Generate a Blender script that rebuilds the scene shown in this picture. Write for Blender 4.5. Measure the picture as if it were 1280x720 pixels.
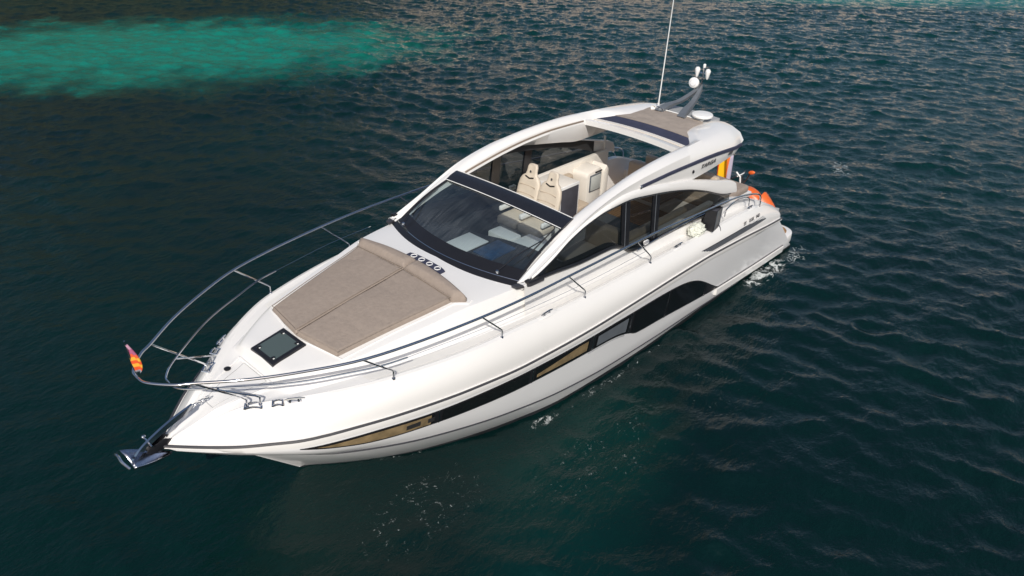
import bpy, bmesh, math, random
import numpy as np
from mathutils import Vector, Matrix, noise
random.seed(7)
R = math.radians
scene = bpy.context.scene
for o in list(bpy.data.objects):
    bpy.data.objects.remove(o)
COL = scene.collection

# ------------------------------------------------------------------ camera
# world frame = boat frame: x towards the bow, y to port, z up, water at z = 0 (metres)
CAM_YAW, CAM_PITCH, CAM_ROLL = R(222.4887), R(-30.7917), R(2.0494)
CAM_POS = Vector((16.3241, 7.9166, 8.2073))
cam_d = bpy.data.cameras.new('camera')
cam = bpy.data.objects.new('camera', cam_d)
COL.objects.link(cam)
fw = Vector((math.cos(CAM_PITCH) * math.cos(CAM_YAW), math.cos(CAM_PITCH) * math.sin(CAM_YAW), math.sin(CAM_PITCH)))
rt = fw.cross(Vector((0, 0, 1))).normalized()
up = rt.cross(fw)
rt2 = rt * math.cos(CAM_ROLL) + up * math.sin(CAM_ROLL)
up2 = up * math.cos(CAM_ROLL) - rt * math.sin(CAM_ROLL)
m3 = Matrix((rt2, up2, -fw)).transposed()
cam.matrix_world = Matrix.Translation(CAM_POS) @ m3.to_4x4()
cam_d.sensor_width = 36.0
cam_d.sensor_fit = 'HORIZONTAL'
cam_d.lens = 36.0 * 963.96 / 1280.0
cam_d.clip_start = 0.1
cam_d.clip_end = 3000.0
scene.camera = cam

# ------------------------------------------------------------------ world, sun, exposure
SUN_AZ, SUN_EL = R(41.0), R(40.0)          # azimuth from +x (bow) towards +y (port)
world = bpy.data.worlds.new('World')
scene.world = world
world.use_nodes = True
wn = world.node_tree
sky = wn.nodes.new('ShaderNodeTexSky')
sky.sky_type = 'NISHITA'
sky.sun_disc = False
sky.sun_elevation = SUN_EL
sky.sun_rotation = R(90.0) - SUN_AZ
sky.air_density = 1.0
sky.dust_density = 2.4
sky.ozone_density = 1.0
bg = wn.nodes['Background']
bg.inputs['Strength'].default_value = 0.095
wn.links.new(sky.outputs['Color'], bg.inputs['Color'])

sun_d = bpy.data.lights.new('sun', 'SUN')
sun_d.energy = 3.5
sun_d.angle = R(0.53)
sun_d.color = (1.0, 0.945, 0.865)
sun = bpy.data.objects.new('sun', sun_d)
COL.objects.link(sun)
sdir = Vector((math.cos(SUN_EL) * math.cos(SUN_AZ), math.cos(SUN_EL) * math.sin(SUN_AZ), math.sin(SUN_EL)))
sun.rotation_euler = sdir.to_track_quat('Z', 'Y').to_euler()
sun.location = sdir * 60

scene.view_settings.view_transform = 'Standard'
scene.view_settings.look = 'None'
scene.view_settings.exposure = 0.0
scene.view_settings.gamma = 1.0
scene.view_settings.use_curve_mapping = False

# ------------------------------------------------------------------ node helpers / materials
def new_mat(name):
    m = bpy.data.materials.new(name)
    m.use_nodes = True
    nt = m.node_tree
    return m, nt, nt.nodes['Principled BSDF']

def nd(nt, typ, **kw):
    n = nt.nodes.new(typ)
    for k, v in kw.items():
        setattr(n, k, v)
    return n

def simple(name, col, rough=0.5, metal=0.0, var=0.06, scale=6.0, bump=0.0, bscale=60.0, coat=0.0, spec=0.5, ior=1.5):
    m, nt, b = new_mat(name)
    tc = nd(nt, 'ShaderNodeTexCoord')
    nz = nd(nt, 'ShaderNodeTexNoise')
    nz.inputs['Scale'].default_value = scale
    nz.inputs['Detail'].default_value = 5.0
    nt.links.new(tc.outputs['Object'], nz.inputs['Vector'])
    rp = nd(nt, 'ShaderNodeValToRGB')
    rp.color_ramp.elements[0].position = 0.3
    rp.color_ramp.elements[1].position = 0.7
    rp.color_ramp.elements[0].color = tuple(c * (1 - var) for c in col) + (1,)
    rp.color_ramp.elements[1].color = tuple(min(1, c * (1 + var)) for c in col) + (1,)
    nt.links.new(nz.outputs['Fac'], rp.inputs['Fac'])
    nt.links.new(rp.outputs['Color'], b.inputs['Base Color'])
    b.inputs['Roughness'].default_value = rough
    b.inputs['Metallic'].default_value = metal
    b.inputs['Coat Weight'].default_value = coat
    b.inputs['Coat Roughness'].default_value = 0.05
    b.inputs['Specular IOR Level'].default_value = spec
    b.inputs['IOR'].default_value = ior
    if bump > 0:
        n2 = nd(nt, 'ShaderNodeTexNoise')
        n2.inputs['Scale'].default_value = bscale
        n2.inputs['Detail'].default_value = 4.0
        nt.links.new(tc.outputs['Object'], n2.inputs['Vector'])
        bp = nd(nt, 'ShaderNodeBump')
        bp.inputs['Strength'].default_value = bump
        bp.inputs['Distance'].default_value = 0.02
        nt.links.new(n2.outputs['Fac'], bp.inputs['Height'])
        nt.links.new(bp.outputs['Normal'], b.inputs['Normal'])
    return m

def glass_mat(name, tint, refl_rough=0.02, ior=1.5, dirt=0.0, base=(0.02, 0.025, 0.03), body=0.0):
    """tinted pane: fresnel mix of a tinted see-through and a mirror, plus a little body colour"""
    m = bpy.data.materials.new(name)
    m.use_nodes = True
    nt = m.node_tree
    nt.nodes.clear()
    out = nd(nt, 'ShaderNodeOutputMaterial')
    tr = nd(nt, 'ShaderNodeBsdfTransparent')
    tr.inputs['Color'].default_value = tint + (1,)
    gl = nd(nt, 'ShaderNodeBsdfGlossy')
    gl.inputs['Roughness'].default_value = refl_rough
    gl.inputs['Color'].default_value = (1, 1, 1, 1)
    df = nd(nt, 'ShaderNodeBsdfDiffuse')
    df.inputs['Color'].default_value = base + (1,)
    mx0 = nd(nt, 'ShaderNodeMixShader')
    mx0.inputs['Fac'].default_value = body
    nt.links.new(tr.outputs[0], mx0.inputs[1])
    nt.links.new(df.outputs[0], mx0.inputs[2])
    last = mx0
    if dirt > 0:                                    # dried salt streaks on the pane
        tc = nd(nt, 'ShaderNodeTexCoord')
        mp = nd(nt, 'ShaderNodeMapping')
        mp.inputs['Rotation'].default_value = (0, 0, R(-12))
        mp.inputs['Scale'].default_value = (0.9, 17, 0.9)
        nz = nd(nt, 'ShaderNodeTexNoise')
        nz.inputs['Scale'].default_value = 2.5
        nz.inputs['Detail'].default_value = 9
        nz.inputs['Roughness'].default_value = 0.72
        rp = nd(nt, 'ShaderNodeValToRGB')
        rp.color_ramp.elements[0].position = 0.40
        rp.color_ramp.elements[1].position = 0.85
        rp.color_ramp.elements[0].color = (0, 0, 0, 1)
        rp.color_ramp.elements[1].color = (dirt, dirt, dirt, 1)
        salt = nd(nt, 'ShaderNodeBsdfDiffuse')
        salt.inputs['Color'].default_value = (0.6, 0.65, 0.7, 1)
        mxs = nd(nt, 'ShaderNodeMixShader')
        nt.links.new(tc.outputs['Object'], mp.inputs['Vector'])
        nt.links.new(mp.outputs['Vector'], nz.inputs['Vector'])
        nt.links.new(nz.outputs['Fac'], rp.inputs['Fac'])
        n3 = nd(nt, 'ShaderNodeTexNoise')
        n3.inputs['Scale'].default_value = 1.3
        n3.inputs['Detail'].default_value = 3
        nt.links.new(tc.outputs['Object'], n3.inputs['Vector'])
        r3 = nd(nt, 'ShaderNodeMapRange')
        r3.inputs['From Min'].default_value = 0.40; r3.inputs['From Max'].default_value = 0.68
        nt.links.new(n3.outputs['Fac'], r3.inputs['Value'])
        m3_ = nd(nt, 'ShaderNodeMath', operation='MULTIPLY')
        nt.links.new(rp.outputs['Color'], m3_.inputs[0]); nt.links.new(r3.outputs['Result'], m3_.inputs[1])
        nt.links.new(m3_.outputs[0], mxs.inputs['Fac'])
        nt.links.new(last.outputs[0], mxs.inputs[1])
        nt.links.new(salt.outputs[0], mxs.inputs[2])
        last = mxs
    fr = nd(nt, 'ShaderNodeFresnel')
    bk = nd(nt, 'ShaderNodeNewGeometry')                 # same reflectance from either side of the thin pane
    mr = nd(nt, 'ShaderNodeMapRange')
    mr.inputs['To Min'].default_value = ior; mr.inputs['To Max'].default_value = 1 / ior
    nt.links.new(bk.outputs['Backfacing'], mr.inputs['Value'])
    nt.links.new(mr.outputs['Result'], fr.inputs['IOR'])
    mx = nd(nt, 'ShaderNodeMixShader')
    nt.links.new(fr.outputs[0], mx.inputs['Fac'])
    nt.links.new(last.outputs[0], mx.inputs[1])
    nt.links.new(gl.outputs[0], mx.inputs[2])
    nt.links.new(mx.outputs[0], out.inputs['Surface'])
    return m

M = {}
M['gelcoat'] = simple('gelcoat', (0.80, 0.79, 0.775), 0.22, var=0.012, scale=1.2, coat=0.4)
M['nonskid'] = simple('nonskid', (0.76, 0.745, 0.715), 0.6, var=0.03, scale=3, bump=0.25, bscale=220)
M['hull_grey'] = simple('hull_side', (0.80, 0.80, 0.81), 0.16, var=0.015, scale=0.8, coat=0.6)
M['boot'] = simple('bottom_paint', (0.02, 0.022, 0.026), 0.5, var=0.2, scale=4)
M['trim'] = simple('dark_trim', (0.045, 0.045, 0.052), 0.35)
M['steel'] = simple('stainless_steel', (0.62, 0.63, 0.66), 0.07, metal=1.0, var=0.03)
M['steel_dull'] = simple('galvanised_steel', (0.58, 0.60, 0.68), 0.22, metal=1.0, var=0.14, scale=25)
M['black'] = simple('black_plastic', (0.014, 0.014, 0.017), 0.28)
M['blackmatt'] = simple('black_rubber', (0.022, 0.022, 0.024), 0.6)
M['header'] = simple('black_header', (0.016, 0.017, 0.022), 0.25, coat=0.3)
M['cushion'] = simple('taupe_fabric', (0.300, 0.250, 0.214), 0.85, var=0.06, scale=14, bump=0.35, bscale=26, spec=0.2)
M['canvas'] = simple('taupe_canvas', (0.33, 0.285, 0.25), 0.9, var=0.07, scale=9, bump=0.4, bscale=40, spec=0.15)
M['navy'] = simple('navy_canvas', (0.045, 0.05, 0.085), 0.75, var=0.1, scale=8, spec=0.2)
M['leather'] = simple('cream_leather', (0.65, 0.575, 0.475), 0.5, var=0.04, scale=8, bump=0.13, bscale=60)
M['leather2'] = simple('beige_leather', (0.50, 0.41, 0.315), 0.55, var=0.05, scale=8, bump=0.13, bscale=60)
M['white'] = simple('white_plastic', (0.80, 0.80, 0.79), 0.35, var=0.02)
M['cream'] = simple('cream_moulding', (0.77, 0.73, 0.67), 0.4, var=0.03)
M['greyp'] = simple('grey_plastic', (0.12, 0.135, 0.155), 0.38, var=0.08)
M['palegrey'] = simple('pale_grey_top', (0.50, 0.52, 0.50), 0.4, var=0.05)
M['dash'] = simple('dash_vinyl', (0.020, 0.023, 0.028), 0.6, var=0.15, scale=9, bump=0.2, bscale=90)
M['screen'] = simple('display_glass', (0.008, 0.02, 0.05), 0.08, var=0.3)
M['orange'] = simple('orange_plastic', (0.72, 0.13, 0.025), 0.35, var=0.06)
M['charcoal'] = simple('charcoal_foam', (0.06, 0.06, 0.075), 0.7, var=0.15)
M['lightgrey'] = simple('light_grey_plastic', (0.34, 0.35, 0.36), 0.5, var=0.06)
M['towel'] = simple('white_towel', (0.72, 0.74, 0.66), 0.95, var=0.08, scale=30, bump=0.8, bscale=60, spec=0.1)
M['blind'] = simple('tan_blind', (0.24, 0.175, 0.095), 0.25, var=0.30, scale=7, coat=0.6)
M['blackglass'] = simple('black_glass', (0.009, 0.009, 0.010), 0.04, var=0.0, coat=0.3)
M['letter'] = simple('letter_grey', (0.07, 0.07, 0.075), 0.4)
M['lens'] = simple('lamp_lens', (0.75, 0.76, 0.78), 0.1, coat=0.5)
M['glass'] = glass_mat('windscreen_glass', (0.70, 0.77, 0.78), ior=1.85, dirt=0.20, base=(0.02, 0.035, 0.045), body=0.05)
M['sideglass'] = glass_mat('smoked_side_glass', (0.36, 0.38, 0.38), base=(0.015, 0.017, 0.018), body=0.18)
M['hullglass'] = glass_mat('black_hull_glass', (0.35, 0.33, 0.30), base=(0.010, 0.010, 0.011), body=0.30)
M['hatchglass'] = glass_mat('hatch_glass', (0.10, 0.15, 0.15), base=(0.10, 0.135, 0.135), body=0.75)

def teak_mat():
    m, nt, b = new_mat('teak_planks')
    tc = nd(nt, 'ShaderNodeTexCoord')
    sep = nd(nt, 'ShaderNodeSeparateXYZ')
    nt.links.new(tc.outputs['Object'], sep.inputs[0])
    mt = nd(nt, 'ShaderNodeMath', operation='MULTIPLY')
    mt.inputs[1].default_value = 16.0
    nt.links.new(sep.outputs['Y'], mt.inputs[0])
    fr = nd(nt, 'ShaderNodeMath', operation='FRACT')
    nt.links.new(mt.outputs[0], fr.inputs[0])
    lt = nd(nt, 'ShaderNodeMath', operation='LESS_THAN')
    lt.inputs[1].default_value = 0.1
    nt.links.new(fr.outputs[0], lt.inputs[0])
    mp = nd(nt, 'ShaderNodeMapping')
    mp.inputs['Scale'].default_value = (3, 30, 3)
    nt.links.new(tc.outputs['Object'], mp.inputs[0])
    nz = nd(nt, 'ShaderNodeTexNoise')
    nz.inputs['Scale'].default_value = 3
    nz.inputs['Detail'].default_value = 6
    nt.links.new(mp.outputs[0], nz.inputs['Vector'])
    rp = nd(nt, 'ShaderNodeValToRGB')
    rp.color_ramp.elements[0].color = (0.25, 0.13, 0.055, 1)
    rp.color_ramp.elements[1].color = (0.46, 0.27, 0.13, 1)
    nt.links.new(nz.outputs['Fac'], rp.inputs['Fac'])
    mx = nd(nt, 'ShaderNodeMix', data_type='RGBA')
    nt.links.new(lt.outputs[0], mx.inputs['Factor'])
    nt.links.new(rp.outputs['Color'], mx.inputs['A'])
    mx.inputs['B'].default_value = (0.03, 0.025, 0.02, 1)
    nt.links.new(mx.outputs['Result'], b.inputs['Base Color'])
    b.inputs['Roughness'].default_value = 0.65
    return m
M['teak'] = teak_mat()

def stripe_mat(name, axis, bands, rough=0.8):
    """bands: list of (start, colour) along a local axis"""
    m, nt, b = new_mat(name)
    tc = nd(nt, 'ShaderNodeTexCoord')
    sep = nd(nt, 'ShaderNodeSeparateXYZ')
    nt.links.new(tc.outputs['Generated'], sep.inputs[0])
    rp = nd(nt, 'ShaderNodeValToRGB')
    rp.color_ramp.interpolation = 'CONSTANT'
    els = rp.color_ramp.elements
    els[0].position, els[0].color = bands[0][0], bands[0][1] + (1,)
    els[1].position, els[1].color = bands[1][0], bands[1][1] + (1,)
    for p, c in bands[2:]:
        e = els.new(p)
        e.color = c + (1,)
    nt.links.new(sep.outputs[axis], rp.inputs['Fac'])
    nt.links.new(rp.outputs['Color'], b.inputs['Base Color'])
    b.inputs['Roughness'].default_value = rough
    b.inputs['Specular IOR Level'].default_value = 0.2
    return m

# ------------------------------------------------------------------ geometry helpers
def pch(xs, ys):
    """monotone cubic interpolation through (xs, ys)"""
    xs = np.array(xs, float); ys = np.array(ys, float)
    h = np.diff(xs); d = np.diff(ys) / h
    mm = np.zeros(len(xs))
    mm[0], mm[-1] = d[0], d[-1]
    for i in range(1, len(xs) - 1):
        if d[i - 1] * d[i] > 0:
            w1 = 2 * h[i] + h[i - 1]; w2 = h[i] + 2 * h[i - 1]
            mm[i] = (w1 + w2) / (w1 / d[i - 1] + w2 / d[i])
    def f(x):
        x = min(max(x, xs[0]), xs[-1])
        i = min(int(np.searchsorted(xs, x, 'right')) - 1, len(xs) - 2)
        i = max(i, 0)
        t = (x - xs[i]) / h[i]
        return float((1 + 2 * t) * (1 - t) ** 2 * ys[i] + t * (1 - t) ** 2 * h[i] * mm[i]
                     + t * t * (3 - 2 * t) * ys[i + 1] + t * t * (t - 1) * h[i] * mm[i + 1])
    return f

def spline(pts, n=8):
    """Catmull-Rom through the points"""
    P = [Vector(p) for p in pts]
    out = []
    for i in range(len(P) - 1):
        p0 = P[i - 1] if i else P[0] * 2 - P[1]
        p1, p2 = P[i], P[i + 1]
        p3 = P[i + 2] if i + 2 < len(P) else P[-1] * 2 - P[-2]
        for k in range(n):
            t = k / n
            out.append(0.5 * ((2 * p1) + (p2 - p0) * t + (2 * p0 - 5 * p1 + 4 * p2 - p3) * t * t
                              + (3 * p1 - p0 - 3 * p2 + p3) * t ** 3))
    out.append(P[-1])
    return out

class MB:
    def __init__(s):
        s.bm = bmesh.new()
    def v(s, p):
        return s.bm.verts.new(p)
    def f(s, vs):
        try:
            return s.bm.faces.new(vs)
        except ValueError:
            return None
    def loft(s, rows, close=False, cap=False):
        g = [[s.v(p) for p in r] for r in rows]
        n = len(g[0])
        for a, b in zip(g, g[1:]):
            for j in range(n if close else n - 1):
                k = (j + 1) % n
                s.f([a[j], a[k], b[k], b[j]])
        if cap and close:
            s.f(list(reversed(g[0]))); s.f(g[-1])
        return s
    def tube(s, pts, r, n=8, cap=True):
        P = [Vector(p) for p in pts]
        rows = []
        t0 = (P[1] - P[0]).normalized()
        a = t0.cross(Vector((0, 0, 1)))
        if a.length < 0.05:
            a = t0.cross(Vector((0, 1, 0)))
        a.normalize()
        for i, p in enumerate(P):
            t = (P[min(i + 1, len(P) - 1)] - P[max(i - 1, 0)]).normalized()
            a = (a - t * a.dot(t)).normalized()
            b = t.cross(a)
            rr = r[i] if isinstance(r, (list, tuple)) else r
            rows.append([p + (a * math.cos(q) + b * math.sin(q)) * rr for q in [2 * math.pi * k / n for k in range(n)]])
        return s.loft(rows, True, cap)
    def box(s, x0, x1, y0, y1, z0, z1, bev=0.0, seg=2, mat=None):
        t = bmesh.new()
        bmesh.ops.create_cube(t, size=1.0)
        for q in t.verts:
            q.co = Vector(((x0 + x1) / 2 + q.co.x * (x1 - x0), (y0 + y1) / 2 + q.co.y * (y1 - y0), (z0 + z1) / 2 + q.co.z * (z1 - z0)))
        if bev > 0:
            bmesh.ops.bevel(t, geom=list(t.edges), offset=bev, segments=seg, profile=0.5, affect='EDGES')
        s.merge(t, mat)
        return s
    def merge(s, t, mat=None):
        mp = {}
        for q in t.verts:
            mp[q] = s.v((mat @ q.co) if mat else q.co)
        for fc in t.faces:
            s.f([mp[q] for q in fc.verts])
        t.free()
    def prism(s, poly, h0, h1, plane='xy', bev=0.0, seg=2, mat=None):
        t = bmesh.new()
        def P(a, b, c):
            return {'xy': (a, b, c), 'xz': (a, c, b), 'yz': (c, a, b)}[plane]
        lo = [t.verts.new(P(a, b, h0)) for a, b in poly]
        hi = [t.verts.new(P(a, b, h1)) for a, b in poly]
        t.faces.new(lo[::-1]); t.faces.new(hi)
        n = len(poly)
        for i in range(n):
            t.faces.new([lo[i], lo[(i + 1) % n], hi[(i + 1) % n], hi[i]])
        bmesh.ops.recalc_face_normals(t, faces=list(t.faces))
        if bev > 0:
            bmesh.ops.bevel(t, geom=list(t.edges), offset=bev, segments=seg, profile=0.5, affect='EDGES')
        s.merge(t, mat)
        return s
    def lathe(s, prof, c, axis=(0, 0, 1), n=20):
        ax = Vector(axis).normalized()
        a = ax.cross(Vector((1, 0, 0)))
        if a.length < 0.1:
            a = ax.cross(Vector((0, 1, 0)))
        a.normalize(); b = ax.cross(a)
        c = Vector(c)
        rows = [[c + ax * h + (a * math.cos(2 * math.pi * k / n) + b * math.sin(2 * math.pi * k / n)) * max(r, 1e-4) for k in range(n)] for r, h in prof]
        return s.loft(rows, True, True)
    def ell(s, c, r, n=16, m=10, rot=None):
        t = bmesh.new()
        bmesh.ops.create_uvsphere(t, u_segments=n, v_segments=m, radius=1.0)
        mt = Matrix.Translation(Vector(c)) @ (rot.to_4x4() if rot else Matrix.Identity(4)) @ Matrix.Diagonal((r[0], r[1], r[2], 1))
        s.merge(t, mt)
        return s
    def build(s, name, mat, parent=None, angle=38, sub=0, solid=0.0, loc=None):
        bm = s.bm
        bmesh.ops.remove_doubles(bm, verts=list(bm.verts), dist=1e-5)
        bmesh.ops.recalc_face_normals(bm, faces=list(bm.faces))
        if loc is not None:
            bmesh.ops.translate(bm, verts=list(bm.verts), vec=-Vector(loc))
        me = bpy.data.meshes.new(name)
        bm.to_mesh(me); bm.free()
        me.shade_smooth()
        me.set_sharp_from_angle(angle=R(angle))
        if mat:
            me.materials.append(mat)
        o = bpy.data.objects.new(name, me)
        COL.objects.link(o)
        if loc is not None:
            o.location = loc
        if parent:
            o.parent = parent
            if loc is not None:
                o.location = Vector(loc) - world_loc(parent)
            else:
                o.location = -world_loc(parent)
        if solid:
            md = o.modifiers.new('solid', 'SOLIDIFY'); md.thickness = solid; md.offset = 0
        if sub:
            md = o.modifiers.new('sub', 'SUBSURF'); md.levels = sub; md.render_levels = sub
        return o

def world_loc(o):
    p = Vector((0, 0, 0))
    while o:
        p = p + o.location
        o = o.parent
    return p

def empty(name, loc, label, cat):
    o = bpy.data.objects.new(name, None)
    o.empty_display_size = 0.3
    COL.objects.link(o)
    o.location = loc
    o['label'] = label; o['category'] = cat
    return o

def mir(p, s):
    return (p[0], p[1] * s, p[2])

def text_mesh(body, size, origin, xdir, ydir, name, mat, parent, depth=0.004, shear=0.0, stretch=1.0):
    cu = bpy.data.curves.new(name, 'FONT')
    cu.body = body; cu.size = size; cu.extrude = depth; cu.shear = shear
    cu.resolution_u = 3
    to = bpy.data.objects.new(name, cu)
    COL.objects.link(to)
    dg = bpy.context.evaluated_depsgraph_get()
    me = bpy.data.meshes.new_from_object(to.evaluated_get(dg))
    bpy.data.objects.remove(to)
    X = Vector(xdir).normalized(); Y = Vector(ydir); Y = (Y - X * Y.dot(X)).normalized(); Z = X.cross(Y)
    mt = Matrix((X * stretch, Y, Z)).transposed().to_4x4()
    mt.translation = Vector(origin) - world_loc(parent)
    me.transform(mt)
    me.materials.clear(); me.materials.append(mat)
    o = bpy.data.objects.new(name, me)
    COL.objects.link(o)
    o.parent = parent
    return o

# ================================================================== SETTING: water
def water_material():
    m, nt, b = new_mat('sea_water')
    L = nt.links.new
    geo = nd(nt, 'ShaderNodeNewGeometry')
    pos = geo.outputs['Position']
    def noise_n(scale, detail=4, rough=0.55, stretch=None, rot=0, dist=0.0):
        mp = nd(nt, 'ShaderNodeMapping')
        mp.inputs['Scale'].default_value = stretch or (1, 1, 1)
        mp.inputs['Rotation'].default_value = (0, 0, rot)
        L(pos, mp.inputs['Vector'])
        n = nd(nt, 'ShaderNodeTexNoise')
        n.inputs['Scale'].default_value = scale
        n.inputs['Detail'].default_value = detail
        n.inputs['Roughness'].default_value = rough
        n.inputs['Distortion'].default_value = dist
        L(mp.outputs[0], n.inputs['Vector'])
        return n.outputs['Fac']
    def math_n(op, a, bb, clamp=False):
        n = nd(nt, 'ShaderNodeMath', operation=op)
        n.use_clamp = clamp
        for i, q in enumerate((a, bb)):
            if isinstance(q, (int, float)):
                n.inputs[i].default_value = q
            else:
                L(q, n.inputs[i])
        return n.outputs[0]
    def ramp(x, a, bb):
        n = nd(nt, 'ShaderNodeMapRange')
        n.interpolation_type = 'SMOOTHSTEP'
        n.inputs['From Min'].default_value = a
        n.inputs['From Max'].default_value = bb
        L(x, n.inputs['Value'])
        return n.outputs['Result']
    def blob(cx, cy, rx, ry, rot, wob=0.35, soft=0.35, scale=0.25):
        """0..1 mask of an uneven patch on the sea"""
        mp = nd(nt, 'ShaderNodeMapping', vector_type='TEXTURE')
        mp.inputs['Location'].default_value = (cx, cy, 0)
        mp.inputs['Rotation'].default_value = (0, 0, rot)
        mp.inputs['Scale'].default_value = (rx, ry, 1000)
        L(pos, mp.inputs['Vector'])
        ln = nd(nt, 'ShaderNodeVectorMath', operation='LENGTH')
        L(mp.outputs[0], ln.inputs[0])
        n = noise_n(scale, 5, 0.6, rot=rot)
        d = math_n('ADD', ln.outputs['Value'], math_n('MULTIPLY', math_n('SUBTRACT', n, 0.5), wob * 2))
        return math_n('SUBTRACT', 1.0, ramp(d, 1.0 - soft, 1.0 + soft))
    def mix(fac, c1, c2):
        n = nd(nt, 'ShaderNodeMix', data_type='RGBA')
        L(fac, n.inputs['Factor'])
        for key, q in (('A', c1), ('B', c2)):
            if isinstance(q, tuple):
                n.inputs[key].default_value = q + (1,)
            else:
                L(q, n.inputs[key])
        return n.outputs['Result']
    # colour of the water body: deep green-black, bluer with depth, weed and rock below, sand patches turquoise
    deep = mix(ramp(noise_n(0.10, 4), 0.35, 0.65), WATER['deep1'], WATER['deep2'])
    for (cx, cy, rx, ry, rot, wob, soft, sc, col, amt) in WATER['patches']:
        fac = math_n('MULTIPLY', blob(cx, cy, rx, ry, rot, wob, soft, sc), amt)
        deep = mix(fac, deep, col)
    # foam
    foam = None
    rid = math_n('SUBTRACT', 1.0, math_n('MULTIPLY', math_n('ABSOLUTE', math_n('SUBTRACT', noise_n(2.6, 5, 0.6, dist=1.2), 0.5), 0.0), 5.0), True)
    vor_hi = math_n('ADD', math_n('MULTIPLY', rid, 0.38), math_n('MULTIPLY', noise_n(11.0, 8, 0.78, dist=0.5), 0.62))
    for (cx, cy, rx, ry, rot, thr) in WATER['foam']:
        g = blob(cx, cy, rx, ry, rot, 0.3, 0.6, 0.9)
        fm = math_n('MULTIPLY', ramp(math_n('MULTIPLY', vor_hi, g), thr, thr + 0.16), 0.8)
        foam = fm if foam is None else math_n('MAXIMUM', foam, fm)
    col = mix(foam, deep, (0.70, 0.74, 0.74))
    L(col, b.inputs['Base Color'])
    rg = nd(nt, 'ShaderNodeMix', data_type='FLOAT')
    L(foam, rg.inputs['Factor']); rg.inputs['A'].default_value = 0.045; rg.inputs['B'].default_value = 0.9
    L(rg.outputs['Result'], b.inputs['Roughness'])
    b.inputs['IOR'].default_value = 1.333
    # ripples
    h1 = noise_n(2.2, 5, 0.60, stretch=(1.0, 1.6, 1), rot=-WATER['wind'])
    h2 = noise_n(5.5, 4, 0.60, stretch=(1.0, 1.9, 1), rot=-WATER['wind'] + 0.35)
    h = math_n('ADD', math_n('MULTIPLY', h1, 0.42), math_n('MULTIPLY', h2, 0.17))
    gust = ramp(noise_n(0.06, 2), 0.3, 0.7)
    gust = math_n('ADD', math_n('MULTIPLY', gust, 0.35), 0.65)
    calm = math_n('SUBTRACT', 1.0, math_n('MULTIPLY', blob(*WATER['calm']), 0.25))
    bp = nd(nt, 'ShaderNodeBump')
    bp.inputs['Distance'].default_value = WATER['bump']
    L(math_n('MULTIPLY', gust, calm), bp.inputs['Strength'])
    L(h, bp.inputs['Height'])
    L(bp.outputs['Normal'], b.inputs['Normal'])
    return m

WATER = dict(
    deep1=(0.0012, 0.0105, 0.0112), deep2=(0.0010, 0.0145, 0.0135), wind=R(40), bump=0.16, slope=0.18,
    calm=(13, 1, 16, 11, R(42), 0.3, 0.6, 0.15),
    # cx, cy, rx, ry, rot, wobble, softness, noise scale, colour, amount
    patches=[
        (-24, -8, 22, 18, R(-45), 0.3, 0.7, 0.08, (0.0006, 0.0285, 0.0290), 0.9),
        (3.2, -24.7, 11.0, 5.2, R(-32), 0.55, 0.42, 0.25, (0.002, 0.068, 0.052), 0.95),
        (3.4, -25.0, 9.5, 4.2, R(-32), 1.25, 0.55, 0.55, (0.005, 0.190, 0.140), 0.85),
        (-34.0, -13.0, 16.0, 3.6, R(-48), 0.4, 0.5, 0.2, (0.012, 0.15, 0.13), 0.8),
        (9.3, 3.0, 2.0, 1.0, R(10), 0.6, 0.6, 0.8, (0.002, 0.030, 0.025), 0.55),
        (11.4, 5.0, 3.0, 1.0, R(60), 0.6, 0.6, 0.8, (0.001, 0.020, 0.020), 0.6),
    ],
    foam=[(1.75, 2.02, 1.25, 0.30, R(0), 0.53), (11.4, 1.9, 2.0, 1.1, R(15), 0.690), (8.85, 1.85, .45, .18, R(-8), 0.60),
          (-5.6, 0.6, 0.9, 0.45, R(30), 0.61), (8.8, 3.0, 2.6, 1.1, R(0), 0.70), (10.8, .95, 1.2, .08, R(-28), 0.66), (7.0, 1.95, 2.4, .12, R(0), .66),
          (-3.0, -1.5, 2.0, 0.8, R(20), 0.71), (0.3, 2.1, 0.9, 0.35, R(10), 0.60), (6.0, 3.4, 2.0, 0.9, R(20), 0.72)],
)

def sea_field(nx, ny, step):
    """wind sea from a directional wave spectrum (inverse FFT), with choppy crests"""
    rs = np.random.RandomState(11)
    kx = 2 * np.pi * np.fft.fftfreq(nx, step)[:, None]; ky = 2 * np.pi * np.fft.fftfreq(ny, step)[None, :]
    k = np.hypot(kx, ky); k[0, 0] = 1.0
    ca = (kx * math.cos(WATER['wind']) + ky * math.sin(WATER['wind'])) / k
    sp = np.zeros_like(k)
    for lam, amp, spread in ((5.5, 0.6, 4), (2.3, 0.9, 3), (1.15, 1.0, 2), (0.6, 0.7, 2)):
        kp = 2 * np.pi / lam
        sp += amp * (k / kp) ** -3.7 * np.exp(-1.25 * (kp / k) ** 2.0) / kp ** 2 * np.abs(ca) ** spread * (1 + .5 * np.sign(ca))
    sp[0, 0] = 0
    sp *= np.exp(-(k * step * 0.30) ** 2)
    A = np.sqrt(np.maximum(sp, 0)) * (rs.normal(size=k.shape) + 1j * rs.normal(size=k.shape))
    H = np.fft.ifft2(A).real; DX = np.fft.ifft2(-1j * A * kx / k).real; DY = np.fft.ifft2(-1j * A * ky / k).real
    s = np.sqrt((np.gradient(H, step, axis=0) ** 2 + np.gradient(H, step, axis=1) ** 2).mean())
    return H / s, DX / s, DY / s

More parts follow.
